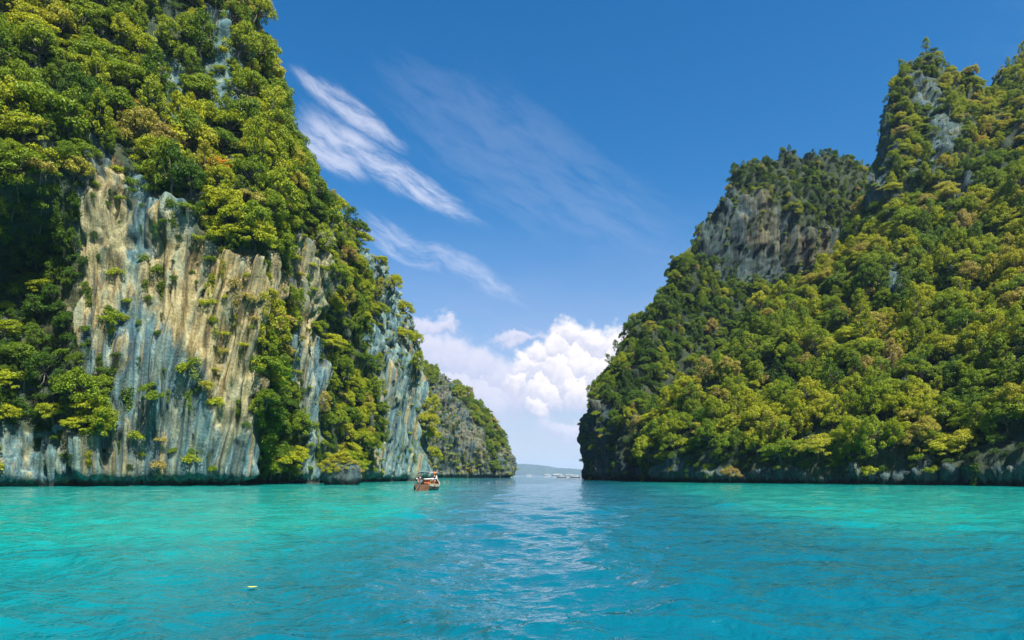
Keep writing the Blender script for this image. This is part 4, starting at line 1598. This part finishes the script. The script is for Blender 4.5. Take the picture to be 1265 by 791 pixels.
# far boats in the mouth of the bay
for (px, d, a, lab) in ((694, 560, 4, 'dark longtail boat lying broadside in the mouth of the bay, clear of the cliff'), (711, 545, -6, 'dark longtail boat lying broadside close beside the cliff at the bay mouth')):
    p = W(px, 590, d)
    longtail((p[0], p[1], .02), R(180 + a), lab, group='longtail boats in the bay mouth').scale = (.8, .8, .7)


def tour_boat(px, d, L, label):
    p = W(px, 587, d)
    root = empty('tour_boat', (p[0], p[1], 0), (0, 0, R(rng.uniform(-12, 12))))
    tag(root, label, 'boat', 'white tour boats off the far island')
    xs = np.linspace(-.5, .5, 11) * L
    G = []
    for x in xs:
        t = x / L + .5
        w = L * .13 * (1 - max(0, t - .55) ** 2 * 4.6)
        top = L * .10 * (1 + .5 * max(0, t - .4))
        G.append([(x, -w, top), (x, -w * .8, -.3), (x, 0, -.8), (x, w * .8, -.3), (x, w, top)])
    m = MB().grid(np.array(G))
    m.grid(np.array([[r[0], r[-1]] for r in G])[:, ::-1])
    m.build('hull', M_white, root, True)
    MB().box((-.06 * L, 0, L * .16), (L * .5, L * .2, L * .11)).build('cabin', M_white, root)
    MB().box((-.06 * L, 0, L * .165), (L * .44, L * .206, L * .045)).build('cabin_window', M_dark, root)
    MB().box((-.10 * L, 0, L * .235), (L * .42, L * .22, L * .015)).build('roof', M_canvas, root)
    MB().tube([(0, 0, L * .24), (0, 0, L * .42)], L * .008, 5).build('mast', M_steel, root)


for (px, d, L, lab) in ((653, 1900, 16, 'white tour boat nearest the rocky headland, off the wooded island'), (676, 1800, 20, 'white tour boat moored alone off the wooded island'),
                        (688, 1750, 26, 'largest white tour boat moored off the wooded island'), (703, 1600, 20, 'white tour boat seen behind the dark longtail boats'),
                        (710, 1650, 17, 'small white tour boat nearest the cliff at the bay mouth')):
    tour_boat(px, d, L, lab)


# ------------------------------------------------------------------ a leaf adrift
def leaf():
    p = W(312, 729, 12.0)
    pts = []
    for t in np.linspace(0, 1, 9):
        w = .035 * math.sin(math.pi * min(1, t * 1.02)) ** .7 + .001
        pts.append([(t * .16 - .08, -w, .006 + .02 * (t - .5) ** 2), (t * .16 - .08, 0, 0.0 + .02 * (t - .5) ** 2), (t * .16 - .08, w, .008 + .02 * (t - .5) ** 2)])
    o = MB().grid(np.array(pts)).build('floating_leaf', plain('yellow_leaf', (.55, .50, .05), .5, 0, .2, 30), None, True)
    MB().tube([(-.08, 0, .006), (-.12, .006, .012)], .003, 5).build('stalk', M_bark, o)
    o.location = (p[0], p[1], .045)
    o.rotation_euler = (0, 0, R(12))
    tag(o, 'single yellow leaf floating on the open water', 'leaf')


leaf()


# ------------------------------------------------------------------ the air
def haze():
    mb = MB()
    mb.box((0, 0, 121), (26000, 26000, 252))
    m, b, out = new_mat('sea_haze')
    v = b.n('ShaderNodeVolumePrincipled')
    v.inputs['Color'].default_value = (0.50, 0.72, 1.0, 1)
    v.inputs['Density'].default_value = 0.00006
    v.inputs['Anisotropy'].default_value = 0.2
    b.nt.links.new(v.outputs[0], out.inputs['Volume'])
    o = mb.build('haze', m)
    tag(o, 'thin pale sea haze hanging over the whole bay', 'haze', kind='stuff')


haze()
